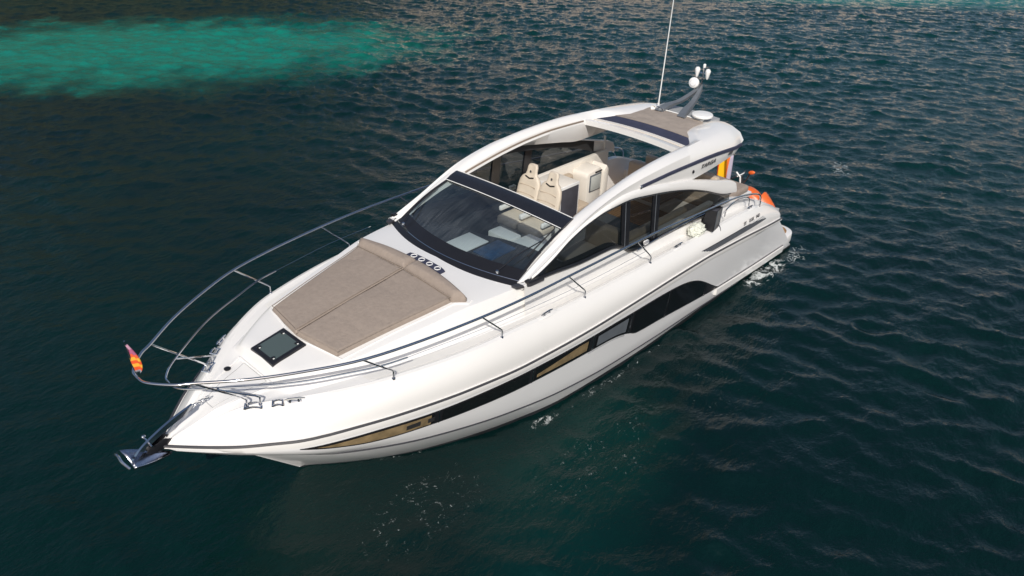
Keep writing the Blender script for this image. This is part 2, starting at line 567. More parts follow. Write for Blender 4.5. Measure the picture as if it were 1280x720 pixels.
def build_water():
    step = 0.11
    x = np.arange(-60, 22, step); y = np.arange(-54, 16, step)
    X, Y = np.meshgrid(x, y, indexing='ij')
    H, DX, DY = sea_field(len(x), len(y), step)
    g = 0.5 + 0.5 * np.sin(X * 0.13 + 1.3 * np.sin(Y * 0.09)) * np.sin(Y * 0.11 + 0.5)
    g = 0.6 * g + 0.4 * (0.5 + 0.5 * np.sin(0.31 * X - 0.22 * Y + 2.0 * np.sin(0.12 * Y)) * np.sin(0.17 * X + 0.29 * Y))
    amp = WATER['slope'] * (0.55 + 0.85 * g)
    d = np.hypot((X - 14.5) / 14, (Y + 2.0) / 12)          # sheltered water round the bow
    amp *= 0.50 + 0.50 * np.clip((d - 0.35) / 0.8, 0, 1)
    sl = np.clip((X - 2 - 0.3 * (Y + 20)) / 14.0, 0, 1) * np.clip((-Y - 2) / 8, 0, 1)   # lee of the rocks on the inshore side
    amp *= 1 - 0.3 * sl
    edge = np.minimum.reduce([X - x[0], x[-1] - X, Y - y[0], y[-1] - Y])
    amp *= np.clip(edge / 3.0, 0, 1)
    Z = H * amp
    nx, ny = X.shape
    V = np.stack([X - 0.8 * DX * amp, Y - 0.8 * DY * amp, Z], -1).reshape(-1, 3)
    i = np.arange(nx * ny).reshape(nx, ny)
    F = np.stack([i[:-1, :-1], i[1:, :-1], i[1:, 1:], i[:-1, 1:]], -1).reshape(-1, 4)
    # flat skirt out to the horizon
    fx = [-1500, x[0], x[-1], 1500]; fy = [-1500, y[0], y[-1], 1500]
    n0 = len(V); sk = np.array([[a, bq, 0.0] for a in fx for bq in fy])
    V = np.concatenate([V, sk])
    F2 = []
    for a in range(3):
        for c in range(3):
            if a == 1 and c == 1:
                continue
            F2.append([n0 + a * 4 + c, n0 + (a + 1) * 4 + c, n0 + (a + 1) * 4 + c + 1, n0 + a * 4 + c + 1])
    F = np.concatenate([F, np.array(F2)])
    me = bpy.data.meshes.new('water')
    me.vertices.add(len(V)); me.vertices.foreach_set('co', V.ravel().astype(np.float32))
    me.loops.add(F.size); me.loops.foreach_set('vertex_index', F.ravel().astype(np.int32))
    me.polygons.add(len(F)); me.polygons.foreach_set('loop_start', np.arange(0, F.size, 4, dtype=np.int32))
    me.update(calc_edges=True); me.validate()
    me.shade_smooth()
    me.materials.append(water_material())
    o = bpy.data.objects.new('water', me)
    COL.objects.link(o)
    o['kind'] = 'structure'
build_water()

# ------------------------------------------------------------------ cliffs of the cove, seen only as reflections
def cliff_material():
    m, nt, b = new_mat('cliff_rock')
    L = nt.links.new
    geo = nd(nt, 'ShaderNodeNewGeometry')
    def nz(sc, det, st=(1, 1, 1)):
        mp = nd(nt, 'ShaderNodeMapping'); mp.inputs['Scale'].default_value = st
        L(geo.outputs['Position'], mp.inputs[0])
        n = nd(nt, 'ShaderNodeTexNoise'); n.inputs['Scale'].default_value = sc; n.inputs['Detail'].default_value = det
        L(mp.outputs[0], n.inputs['Vector']); return n.outputs['Fac']
    rp = nd(nt, 'ShaderNodeValToRGB')
    rp.color_ramp.elements[0].position = 0.35; rp.color_ramp.elements[0].color = (0.44, 0.33, 0.26, 1)
    rp.color_ramp.elements[1].position = 0.65; rp.color_ramp.elements[1].color = (0.80, 0.63, 0.48, 1)
    L(nz(0.25, 8, (1, 1, 2.0)), rp.inputs['Fac'])
    # macchia: scrub on ledges, thick towards the east end of the cove
    sep = nd(nt, 'ShaderNodeSeparateXYZ'); L(geo.outputs['Position'], sep.inputs[0])
    mr = nd(nt, 'ShaderNodeMapRange'); mr.inputs['From Min'].default_value = -48; mr.inputs['From Max'].default_value = -26
    mr.inputs['To Min'].default_value = 0.12; mr.inputs['To Max'].default_value = -0.30
    L(sep.outputs['X'], mr.inputs['Value'])
    ad = nd(nt, 'ShaderNodeMath', operation='SUBTRACT'); L(nz(0.16, 7), ad.inputs[0]); L(mr.outputs[0], ad.inputs[1])
    r2 = nd(nt, 'ShaderNodeMapRange'); r2.inputs['From Min'].default_value = 0.5; r2.inputs['From Max'].default_value = 0.58
    L(ad.outputs[0], r2.inputs['Value'])
    mx = nd(nt, 'ShaderNodeMix', data_type='RGBA')
    L(r2.outputs[0], mx.inputs['Factor']); L(rp.outputs['Color'], mx.inputs['A']); mx.inputs['B'].default_value = (0.045, 0.05, 0.022, 1)
    L(mx.outputs['Result'], b.inputs['Base Color'])
    b.inputs['Roughness'].default_value = 0.9
    return m

def build_cliff():
    yaw = CAM_YAW
    d = Vector((math.cos(yaw), math.sin(yaw), 0)); r = Vector((d.y, -d.x, 0))
    mb = MB()
    rows = []
    for i in range(141):
        a = -130 + 260 * i / 140
        row = []
        for j in range(15):
            t = j / 14
            bend = (a / 130) ** 2 * 22
            back = 78 - bend + t * 13
            ht = (12 + 5 * noise.noise(Vector((a * 0.03, 3.1, 0))) + 3 * noise.noise(Vector((a * 0.11, 7, 0)))) * (1.45 - 0.75 * math.tanh((a + 12) / 22))
            z = -1.5 + ht * t ** 0.8
            n = noise.fractal(Vector((a * 0.09, t * 2.2, 1.7)), 1.0, 2.0, 6) * 3.2
            p = Vector((CAM_POS.x, CAM_POS.y, 0)) + r * (a + n * 0.5) + d * (back + n) + Vector((0, 0, z + 0.25 * n))
            if j == 0:
                p.z = -1.5
            row.append(p)
        p = row[-1] + d * 60 + Vector((0, 0, 4))
        row.append(p)
        rows.append(row)
    mb.loft(rows)
    o = mb.build('cliff', cliff_material(), None, angle=60)
    o['kind'] = 'structure'
build_cliff()

# ================================================================== MOTOR YACHT
yacht = empty('motor_yacht', (7.0, 0, 0), 'white sports motor yacht with taupe bow sunpad and open roof, afloat on dark green sea', 'yacht')
Y = yacht

# ---- lines of the hull (functions of x)
yR = pch([0, 1, 2, 5, 7.6, 9.44, 10.5, 11.5, 12.3, 12.7, 13, 13.31, 13.52, 13.72, 13.85, 13.97], [1.80, 1.88, 1.95, 2.03, 2.05, 1.98, 1.86, 1.65, 1.37, 1.17, .95, .71, .51, .30, .155, .02])
zR = pch([0, 1, 2, 3.4, 4.7, 6, 8, 9.4, 10.3, 12, 13, 13.97], [.98, 1.10, 1.22, 1.37, 1.46, 1.48, 1.48, 1.49, 1.53, 1.59, 1.555, 1.54])
yW = pch([0, 3, 6, 7.1, 8.3, 9.24, 10.54, 11.41, 12.15], [1.80, 1.82, 1.85, 1.82, 1.75, 1.54, 1.07, .58, 0.02])
zCh = pch([0, 2.85, 4.65, 5.8, 7.2, 8.5, 9.56, 11, 12.19, 13.38], [.06, .12, .20, .23, .30, .42, .59, .85, 1.08, 1.22])
yCh = pch([0, 2.85, 5.8, 7.2, 8.5, 9.56, 11, 12.19, 12.9, 13.38], [1.80, 1.86, 1.90, 1.90, 1.87, 1.81, 1.60, 1.22, .62, .03])
yC = pch([.8, 2, 3, 6, 8, 9.8, 11.5, 12.3, 13.0, 13.5, 13.92], [1.66, 1.75, 1.80, 1.87, 1.87, 1.80, 1.46, 1.08, .56, .26, .03])
zC = pch([.8, 1.3, 2.1, 2.6, 3.2, 4, 5.3, 6.2, 8, 9.8, 11.5, 12.3, 13, 13.25, 13.5, 13.92], [1.12, 1.38, 1.65, 1.74, 1.80, 1.84, 1.90, 1.93, 2.0, 2.06, 2.06, 2.02, 1.92, 1.85, 1.74, 1.585])

def rake(x, z):          # transom rakes forward as it rises
    if x < 2.8:
        xt = 0.06 + 0.99 * max(z, -.3)
        return x + xt * (1 - x / 2.8)
    return x
def hull_y(x, z):        # half-breadth of the topsides between chine and rub rail
    zc, zr = zCh(min(x, 13.38)), zR(x)
    f = max(0, min(1, (z - zc) / (zr - zc)))
    return yCh(min(x, 13.38)) * (1 - f) + yR(x) * f

NS = 90
def hull_rows():
    rows = []
    spec = [('k', 11.3), ('b', 11.75), ('w', 12.15), ('c', 13.38)]
    for i in range(NS + 1):
        t = i / NS
        t = 1 - (1 - t) ** 1.35
        row = []
        x = t * 11.2; row.append((rake(x, -.3), 0.0, -.62 if x < 10 else -.62 + (x - 10) * .12))
        x = t * 11.75; row.append((rake(x, -.3), yW(x + .4) * .80 * (1 if t < .99 else .3), -.34))
        x = t * 12.12; row.append((rake(x, -.08), yW(min(x + .03, 12.15)) * .985, -.05))
        zb_ = .085 if x < 8.5 else max(.012, .085 - (x - 8.5) * .028)
        x = t * 12.20; row.append((rake(x, .05), yW(min(x, 12.15)) + .0, zb_))
        x = t * 13.38; zc = zCh(x); row.append((rake(x, zc), yCh(x), zc))
        row.append((rake(x, zc + .035), yCh(x) + .012, zc + .03))
        for f in (.2, .4, .6, .8, 1.0):
            xe = 13.38 + (13.97 - 13.38) * f
            x = t * xe
            xc = t * 13.38
            z = zCh(xc) + (zR(x) - zCh(xc)) * f
            y = yCh(xc) * (1 - f) + yR(x) * f
            row.append((rake(x, z), y + (.012 if f < 1 else 0), z))
        rows.append(row)
    return rows
hr = hull_rows()
mb = MB()
for s in (1, -1):
    mb.loft([[mir(p, s) for p in r[3:]] for r in hr])
# raked transom
st = hr[0][3:]
mb.loft([[mir(p, f) for p in st] for f in (1, .5, 0, -.5, -1)])
hull = mb.build('hull', M['hull_grey'], Y, angle=28)
mb = MB()
for s in (1, -1):
    mb.loft([[mir(p, s) for p in r[:4]] for r in hr])
mb.loft([[mir(p, f) for p in hr[0][:4]] for f in (1, 0, -1)])
mb.build('bottom', M['boot'], Y)

_rows = [[(r[k][0], r[k][1], r[k][2]) for r in hr] for k in range(2, 11)]
_rx = [np.array([q[0] for q in r]) for r in _rows]
def hull_y(x, z):        # half-breadth read off the lofted side
    ys, zs = [], []
    for r, xx in zip(_rows, _rx):
        ys.append(np.interp(x, xx, [q[1] for q in r])); zs.append(np.interp(x, xx, [q[2] for q in r]))
    return float(np.interp(z, zs, ys))

# dark waterline stripe, chine line and rub rails
def on_hull(x, z, off=.006):
    return (x, hull_y(x, z) + off, z)
def strip(path, w, off, up=(0, 0, 1)):
    """flat moulding: path points with half height w, standing off the side"""
    rows = []
    for p in path:
        rows.append([(p[0], p[1] - .02, p[2] - w), (p[0], p[1] + off, p[2] - w * .8), (p[0], p[1] + off, p[2] + w * .8), (p[0], p[1] - .02, p[2] + w)])
    return rows
xs = np.concatenate([np.linspace(1.22, 12.6, 60), np.linspace(12.7, 13.968, 26)])
for s in (1, -1):
    mb = MB(); rows = []
    for x in xs:
        y, z = yR(x), zR(x)
        yi = y - .03
        dz = .09 * min(1, max(.15, (13.75 - x) / .5)); yl = min(y, hull_y(x, z - dz)) if x < 13.5 else y - dz * .9
        rows.append([mir((x, yl - .01, z - dz - .014), s), mir((x, yl + .012, z - dz), s), mir((x, y + .026, z - .01), s), mir((x, y + .02, z + .02), s), mir((x, y - .03, z + .026), s)])
    mb.loft(rows)
    rail = mb.build('rub_rail', M['gelcoat'], Y)
    mb = MB()
    mb.tube([mir((x, yR(x) + .012, zR(x) + .022), s) for x in xs], .019, 6)
    mb.build('rail_insert', M['trim'], rail)
    mb = MB(); mb.tube([mir((x, yCh(x) + .010, zCh(x) + .012), s) for x in np.linspace(2.7, 13.0, 60)], .015, 6)
    mb.build('chine_line', M['trim'], Y)
    mb = MB()
    xq = np.linspace(.62, 3.75, 24)
    def zq(x): return .24 + (x - .62) * .062
    mb.loft([[mir(q, s) for q in ((x, hull_y(x, zq(x)) - .02, zq(x) - .17), (x, hull_y(x, zq(x)) + .035, zq(x) - .15), (x, hull_y(x, zq(x)) + .042, zq(x) - .012), (x, hull_y(x, zq(x)) - .02, zq(x)))] for x in xq], True, True)
    mb.build('spray_rail', M['gelcoat'], Y)
    mb = MB(); mb.tube([mir((x, hull_y(x, zq(x)) + .012, zq(x) + .008), s) for x in xq], .010, 6)
    mb.build('spray_rail_line', M['trim'], Y)

# ---- hull windows: a long black band that steps down and swells into the big aft light
wt = pch([3.58, 3.7, 3.95, 4.31, 4.71, 5.1, 5.51, 6.15, 6.8, 7.5, 8.7, 9.7, 11.05, 11.94, 12.75], [.415, .46, .60, .82, 1.03, 1.16, 1.23, 1.275, 1.295, 1.32, 1.345, 1.375, 1.42, 1.465, 1.455])
wb = pch([3.58, 4.76, 5.85, 6.36, 6.6, 6.86, 7.22, 7.5, 8.6, 9.63, 11.01, 11.92, 12.75], [.40, .53, .65, .69, .72, .84, .945, .985, 1.04, 1.09, 1.18, 1.25, 1.44])
def band(x0, x1, inset=0.0, n=30, off=.006):
    rows = []
    for i in range(n + 1):
        x = x0 + (x1 - x0) * i / n
        a, c = wb(x) + inset, wt(x) - inset
        if c < a: a = c = (a + c) / 2
        rows.append([on_hull(x, a + (c - a) * k / 4, off) for k in range(5)])
    return rows
def solid_band(rows, s, th=.012):
    mb = MB()
    n = len(rows[0])
    out = []
    for r in rows:
        ring = [mir(p, s) for p in r] + [mir((p[0], p[1] - th, p[2]), s) for p in reversed(r)]
        out.append(ring)
    mb.loft(out, True, True)
    return mb
for s in (1, -1):
    hw = solid_band(band(3.58, 12.75, 0, 100), s, .01).build('hull_window', M['black'], Y)
    # see-through panes with the cabin blinds behind them
    for x0, x1, tan in ((4.3, 5.68, None), (5.74, 6.80, None), (6.94, 7.86, 'part'), (8.02, 9.26, 'blind'), (9.38, 10.92, None), (11.05, 12.62, 'fore')):
        p = solid_band(band(x0, x1, .028, 24, .012), s, .004).build('pane', M['blackglass'], hw)
        if tan:
            a = x0 + .05; c = x1 - .05
            rows = []
            for i in range(17):
                x = a + (c - a) * i / 16
                lo, hi = (wb(x) + .055, wt(x) - .05) if tan != 'fore' else (wb(x) + .034, wt(x) - .034)
                if tan == 'blind': lo = lo + .02; hi = lo + (hi - lo) * min(1, .35 + .65 * (9.2 - x) / .9)
                if tan == 'part': hi = hi - .02
                hi = max(hi, lo + .004)
                rows.append([on_hull(x, lo + (hi - lo) * k / 3, .0165) for k in range(4)])
            solid_band(rows, s, .003).build('blind', M['blind'] if tan != 'part' else M['greyp'], hw)
    for x in (4.25, 5.71, 6.87, 7.92, 9.30, 10.97):
        a, c = wb(x), wt(x)
        mb = MB(); mb.tube([mir(on_hull(x + .05 * (z - a), z, .014), s) for z in np.linspace(a, c, 5)], .004, 5)
        mb.build('mullion', M['steel'], hw)
    # recessed ledge under the window step
    mb = MB(); mb.tube([mir(on_hull(x, wb(x) - .018, .004), s) for x in np.linspace(7.0, 8.0, 9)], .014, 6)
    mb.build('window_ledge', M['lightgrey'], hw)
    # two black fittings seen in the forward pane
    for q, l in ((11.10, .05), (11.36, .10)):
        z = (wb(q) + wt(q)) / 2
        solid_band([[on_hull(x, z + (k - 1) * .04, .021) for k in range(3)] for x in np.linspace(q - l, q + l, 5)], s, .003).build('cabin_fitting', M['blackmatt'], hw)
    # engine-room air intake, a dark raked slot on the bulwark
    mb = MB()
    cc = [(4.75, 1.66), (4.36, 1.53), (2.02, 1.40), (2.18, 1.52)]
    mb2 = []
    def side_y(x, z):
        zr, zc = zR(x), zC(x)
        f = max(0, min(1, (z - zr) / (zc - zr)))
        return bulw(x, f)[1]
    def bulw(x, f):
        y0, z0, y1, z1 = yR(x) - .03, zR(x) + .026, yC(x), zC(x)
        if x < 1.25:
            q = 1 - .30 * ((1.25 - x) / .45) ** 2.2
            y0 *= q; y1 *= q
        e = .05 * math.sin(math.pi * f) * min(1, max(0, (13.95 - x) / 1.2))
        return (x, y0 + (y1 - y0) * f + e + .0, z0 + (z1 - z0) * (f ** .9))
    rows = []
    for i in range(13):
        t = i / 12
        top = (cc[0][0] + (cc[3][0] - cc[0][0]) * t, cc[0][1] + (cc[3][1] - cc[0][1]) * t)
        bot = (cc[1][0] + (cc[2][0] - cc[1][0]) * t, cc[1][1] + (cc[2][1] - cc[1][1]) * t)
        r_ = []
        for k in range(5):
            x = bot[0] + (top[0] - bot[0]) * k / 4; z = bot[1] + (top[1] - bot[1]) * k / 4
            r_.append((x, side_y(x, z) + .01, z))
        rows.append(r_)
    iv = solid_band(rows, s, .02).build('air_intake', M['trim'], Y)
    for k in (1, 2, 3):
        mb = MB(); mb.tube([mir((r[k][0], r[k][1] + .004, r[k][2]), s) for r in rows], .006, 5)
        mb.build('intake_slat', M['greyp'], iv)

# ---- deck moulding: bulwark, side decks, trunk and foredeck
yT = pch([0, 3, 6, 9.1, 9.8, 11, 11.8, 12.5, 13, 13.5, 13.92], [1.52, 1.56, 1.60, 1.60, 1.52, 1.27, 1.05, .74, .44, .18, .015])
def zT(x): return zC(x) - .035
yU = pch([9.0, 9.8, 10.1, 11, 11.8, 12.2, 12.55, 13, 13.5, 13.92], [1.46, 1.36, 1.30, 1.12, .92, .72, .50, .30, .12, .01])
zU = pch([9.0, 9.3, 9.9, 10.5, 11, 11.75, 12.2, 12.52, 12.58, 13, 13.25, 13.5, 13.92], [2.46, 2.46, 2.45, 2.38, 2.32, 2.215, 2.15, 2.09, 1.97, 1.905, 1.835, 1.725, 1.57])
def zM(x): return zU(x) + (.045 if x < 12.52 else .045 * max(0, (13.0 - x) / .6) * .3)
wbz = pch([.8, 2, 3, 6.2, 6.45, 6.75, 7.03, 7.8, 8.5, 9.2], [1.16, 1.70, 2.0, 2.06, 2.09, 2.27, 2.35, 2.38, 2.46, 2.52])
def outer_pts(x):
    pts = [bulw(x, f) for f in (0, .15, .3, .45, .6, .75, .88, 1.0)]
    c = pts[-1]
    pts.append((x, c[1] - .05 * min(1, c[1] * 2), c[2] + .012))
    pts.append((x, yC(x) - .10 * min(1, c[1] * 2), zC(x) - .02))
    return pts
def fore_pts(x):
    xx = max(x, 9.0)
    o = outer_pts(x)
    yt, yu = min(yT(x), o[-1][1] - .005), yU(xx)
    yu = min(yu, yt - .003)
    a = (x, yt, zT(x)); u = (x, yu, zU(xx))
    m1 = (x, yt - (yt - yu) * .25, zT(x) + (zU(xx) - zT(x)) * .18)
    m2 = (x, yt - (yt - yu) * .8, zT(x) + (zU(xx) - zT(x)) * .88)
    u2 = (x, yu * .93, zU(xx) + .012)
    rest = [(x, yu * f, zU(xx) + .012 + (zM(xx) - zU(xx) - .012) * (1 - f / .93)) for f in (.75, .5, .25, 0)]
    return o + [a, m1, m2, u, u2] + rest
def deck_z(x, y):
    pts = fore_pts(x)[10:]
    y = abs(y)
    for a, c in zip(pts, pts[1:]):
        if c[1] <= y <= a[1]:
            t = (y - c[1]) / max(a[1] - c[1], 1e-6)
            return c[2] + (a[2] - c[2]) * t
    return pts[-1][2] if y < 1 else pts[0][2]
fx = np.concatenate([np.linspace(9.0, 12.45, 50), [12.5, 12.53, 12.56, 12.6], np.linspace(12.7, 13.4, 12), np.linspace(13.45, 13.92, 12)])
def slide(p, x0):       # aft edge of the foredeck follows the curved windscreen base
    if p[0] < 9.8 and abs(p[1]) < 1.5:
        e = 9.30 - .26 * (p[1] / 1.4) ** 2
        t = (p[0] - 9.0) / .8
        return (e + (9.8 - e) * t, p[1], p[2])
    return p
mb = MB()
for s in (1, -1):
    rows = []
    for x in fx:
        rows.append([mir(slide(p, x), s) for p in fore_pts(x)])
    mb.loft(rows)
    # side deck and coaming beside the cabin and cockpit
    rows = []
    for x in np.concatenate([np.linspace(.8, 1.3, 14), np.linspace(1.35, 3.2, 22), np.linspace(3.4, 6.0, 18), np.linspace(6.1, 7.2, 22), np.linspace(7.3, 9.12, 18)]):
        o = outer_pts(x)
        yt = min(yT(x), o[-1][1] - .02)
        zt = zT(x)
        zb = max(wbz(x), zt + .01)
        yb = 1.56 if x > 3 else 1.56 - .06 * (3 - x) / 2
        yb = min(yb, yt - .01)
        r_ = o + [(x, yt, zt), (x, yt - (yt - yb) * .5, zt + .6 * (zb - zt)), (x, yb, zb), (x, yb - .02, zb + .012), (x, yb - .12, zb + .005), (x, yb - .135, zb - .03), (x, yb - .135, 1.2 if x > 2.2 else .5)]
        rows.append([mir(p, s) for p in r_])
    mb.loft(rows)
    # rounded end of the quarter
    e = rows[0]
    mb.f([mb.v(p) for p in e])
deck = mb.build('deck', M['gelcoat'], Y, angle=30)

# non-skid panels on the side decks and the bow
for s in (1, -1):
    mb = MB(); rows = []
    for x in np.linspace(5.0, 11.7, 70):
        a, c = yC(x) - .13, yT(x) + .03
        zt = zC(x) - .02
        if x > 9: pass
        rows.append([mir((x, a, zC(x) - .0215), s), mir((x, a, zC(x) - .017), s), mir((x, c, zT(x) + .010), s), mir((x, c, zT(x) + .001), s)])
    mb.loft(rows, False)
    mb.build('nonskid_panel', M['nonskid'], deck)

# ---- swim platform
pl = MB()
poly = []
for q in np.linspace(0, math.pi / 2, 8):
    poly.append((.28 - .33 * math.sin(q) * 1.0, 1.45 + .33 * math.cos(q)))
poly = [(1.15, 1.80)] + [(.30, 1.80)] + [(.20 - .35 * math.sin(q), 1.45 + .35 * math.cos(q)) for q in np.linspace(.2, math.pi / 2, 7)]
poly = poly + [(a, -c) for a, c in reversed(poly)]
pl.prism(poly, .14, .36, bev=.03)
plat = pl.build('swim_platform', M['gelcoat'], Y)
mb = MB()
ip = [(1.0, 1.68)] + [(.34, 1.68)] + [(.24 - .28 * math.sin(q), 1.40 + .28 * math.cos(q)) for q in np.linspace(.2, math.pi / 2, 7)]
ip = ip + [(a, -c) for a, c in reversed(ip)]
mb.prism(ip, .355, .372)
mb.build('teak_deck', M['teak'], plat)
for s in (1, -1):
    mb = MB(); mb.tube([(.62, s * 1.70, .36), (.60, s * 1.71, .46), (.72, s * 1.71, .60), (.84, s * 1.71, .62)], .014, 8)
    mb.build('grab_handle', M['steel'], plat)
    mb = MB(); mb.box(.50, .60, s * 1.72 - .03, s * 1.72 + .03, .365, .40, .008)
    mb.build('corner_light', M['black'], plat)

# ---- cockpit tub and cabin sole
mb = MB()
mb.box(2.2, 9.2, -1.43, 1.43, 1.10, 1.20)
mb.build('cockpit_sole', M['greyp'], Y)
mb = MB()
mb.box(2.25, 3.9, -1.41, 1.41, 1.2, 1.212)
mb.build('cockpit_teak', M['teak'], Y)
mb = MB()
# inner stern: garage lid step, passage floor on the port side, wall under the sunbed
mb.box(.95, 2.22, -1.42, 1.42, .40, .80, .02)
mb.prism([(1.05, .78), (1.25, 1.48), (2.9, 1.52), (2.9, 1.15), (2.2, 1.1)], -1.1, 1.02, 'xz', bev=.04)
mb.build('stern_moulding', M['gelcoat'], Y)

# ---- superstructure side frames: A-pillar, window arch and roof fin on each side
C_ = lambda pts: ([p[0] for p in pts], pts)
def fx_(pts, k):
    q = sorted(pts)
    return pch([p[0] for p in q], [p[k] for p in q])
archL = [(9.16, 1.52, 2.50), (8.85, 1.51, 2.55), (8.48, 1.50, 2.67), (8.03, 1.49, 2.875), (7.57, 1.48, 3.0), (7.13, 1.48, 3.065), (6.68, 1.48, 3.075), (5.89, 1.49, 2.975), (4.76, 1.51, 2.735), (4.22, 1.53, 2.565), (3.4, 1.55, 2.26), (2.94, 1.56, 2.16)]
archT = [(9.10, 1.47, 2.47), (8.85, 1.45, 2.60), (8.48, 1.44, 2.76), (8.03, 1.43, 2.96), (7.57, 1.43, 3.09), (7.13, 1.44, 3.17), (6.68, 1.45, 3.20), (6.28, 1.46, 3.18), (5.89, 1.47, 3.12), (5.3, 1.49, 3.0), (4.76, 1.50, 2.89), (4.2, 1.52, 2.745), (3.4, 1.545, 2.52), (3.15, 1.55, 2.455), (3.02, 1.555, 2.40), (2.96, 1.56, 2.33), (2.94, 1.56, 2.22)]
L1, L2 = fx_(archL, 1), fx_(archL, 2)
T1, T2 = fx_(archT, 1), fx_(archT, 2)
def arch_loft(s):
    rows = []
    for x in np.concatenate([[2.94, 2.955, 2.99, 3.04], np.linspace(3.1, 9.12, 90)]):
        yl, zl, yt, zt = L1(x), L2(x), T1(x), T2(x)
        zl = min(zl, zt - .03)
        w = .12 if x < 6.3 else .12
        rows.append([mir(p, s) for p in ((x, yl - .03, zl), (x, yl + .012, zl + .004), (x, yl + .018, zl + .02), (x, (yl + yt) / 2 + .02, zl + (zt - zl) * .55), (x, yt + .005, zt - .012), (x, yt - .02, zt), (x, yt - w, zt - .005), (x, yt - w - .01, zt - .04), (x, yl - .06, zl - .01))])
    mb = MB(); mb.loft(rows, True, True)
    return mb
Kp = [(9.1, 1.38, 2.50), (8.6, 1.35, 2.72), (8.2, 1.32, 2.88), (7.7, 1.25, 3.06), (7.2, 1.235, 3.18), (6.7, 1.22, 3.27), (6.0, 1.19, 3.35), (5.4, 1.16, 3.375), (4.6, 1.11, 3.345), (4.3, 1.08, 3.30), (4.05, 1.0, 3.29), (3.82, .80, 3.31), (3.6, .64, 3.32), (3.3, .60, 3.335), (2.9, .60, 3.33), (2.42, .64, 3.31)]
Op = [(9.1, 1.46, 2.48), (8.6, 1.44, 2.70), (8.24, 1.43, 2.84), (7.52, 1.41, 3.14), (6.78, 1.39, 3.31), (6.0, 1.35, 3.40), (5.1, 1.30, 3.43), (4.2, 1.22, 3.40), (3.5, 1.14, 3.37), (2.9, 1.06, 3.33), (2.42, .98, 3.27)]
Gp = [(9.1, 1.50, 2.47), (8.5, 1.485, 2.68), (8.03, 1.475, 2.90), (7.57, 1.465, 3.05), (7.0, 1.455, 3.15), (6.6, 1.45, 3.19), (6.2, 1.45, 3.19), (5.45, 1.45, 3.19), (4.7, 1.44, 3.165), (3.86, 1.42, 3.12), (2.94, 1.38, 3.03), (2.42, 1.27, 2.97)]
Bp = [(9.1, 1.48, 2.45), (8.5, 1.47, 2.655), (8.03, 1.465, 2.87), (7.57, 1.455, 3.02), (7.0, 1.445, 3.12), (6.6, 1.44, 3.14), (6.25, 1.44, 3.12), (5.7, 1.44, 3.03), (5.1, 1.43, 2.92), (4.5, 1.42, 2.82), (3.7, 1.39, 2.83), (2.9, 1.34, 2.86), (2.42, 1.20, 2.85)]
Ip = [(9.1, 1.36, 2.46), (8.6, 1.32, 2.66), (8.2, 1.28, 2.81), (7.7, 1.20, 2.97), (7.2, 1.185, 3.07), (6.7, 1.17, 3.155), (6.0, 1.14, 3.235), (5.4, 1.11, 3.265), (4.6, 1.05, 3.26), (4.3, 1.02, 3.22), (4.05, .95, 3.21), (3.82, .78, 3.22), (3.6, .62, 3.22), (3.3, .58, 3.22), (2.9, .58, 3.2), (2.42, .64, 3.16)]
fK = [fx_(Kp, 1), fx_(Kp, 2)]; fO = [fx_(Op, 1), fx_(Op, 2)]; fG = [fx_(Gp, 1), fx_(Gp, 2)]; fB = [fx_(Bp, 1), fx_(Bp, 2)]; fI = [fx_(Ip, 1), fx_(Ip, 2)]
def fin_loft(s):
    rows = []
    xs_ = np.concatenate([[2.42, 2.45, 2.5], np.linspace(2.6, 9.1, 110)])
    for x in xs_:
        k = 1.0
        if x < 2.7:                      # round the trailing tip off
            k = .62 + .38 * math.sqrt(max(0, min(1, (x - 2.40) / .3)))
        I, K, O, G, B = [(f[0](x), f[1](x)) for f in (fI, fK, fO, fG, fB)]
        bin_ = (max(B[0] - .20, I[0] + .03), B[1] + .03)
        if x > 6.3: bin_ = (I[0] + .05, I[1] - .02)
        OG = ((O[0] + G[0]) / 2 + .045, (O[1] + G[1]) / 2 + .04)
        KO = ((K[0] + O[0]) / 2, (K[1] + O[1]) / 2 + .025)
        GB = ((G[0] + B[0]) / 2 + .012, (G[1] + B[1]) / 2)
        ring = [I, (I[0] + .008, I[1] + .03), (I[0] + .045, I[1] + .036), (K[0] - .012, K[1] - .035), (K[0], K[1] - .006), (K[0] + .02, K[1] + .004), KO, O, OG, G, GB, B, (B[0] - .03, B[1] - .012), bin_]
        cz = sum(p[1] for p in ring) / len(ring) * .5 + .5 * K[1] - .02
        ring = [(p[0], cz + (p[1] - cz) * k) for p in ring]
        rows.append([mir((x, p[0], p[1]), s) for p in ring])
    mb = MB(); mb.loft(rows, True, True)
    return mb
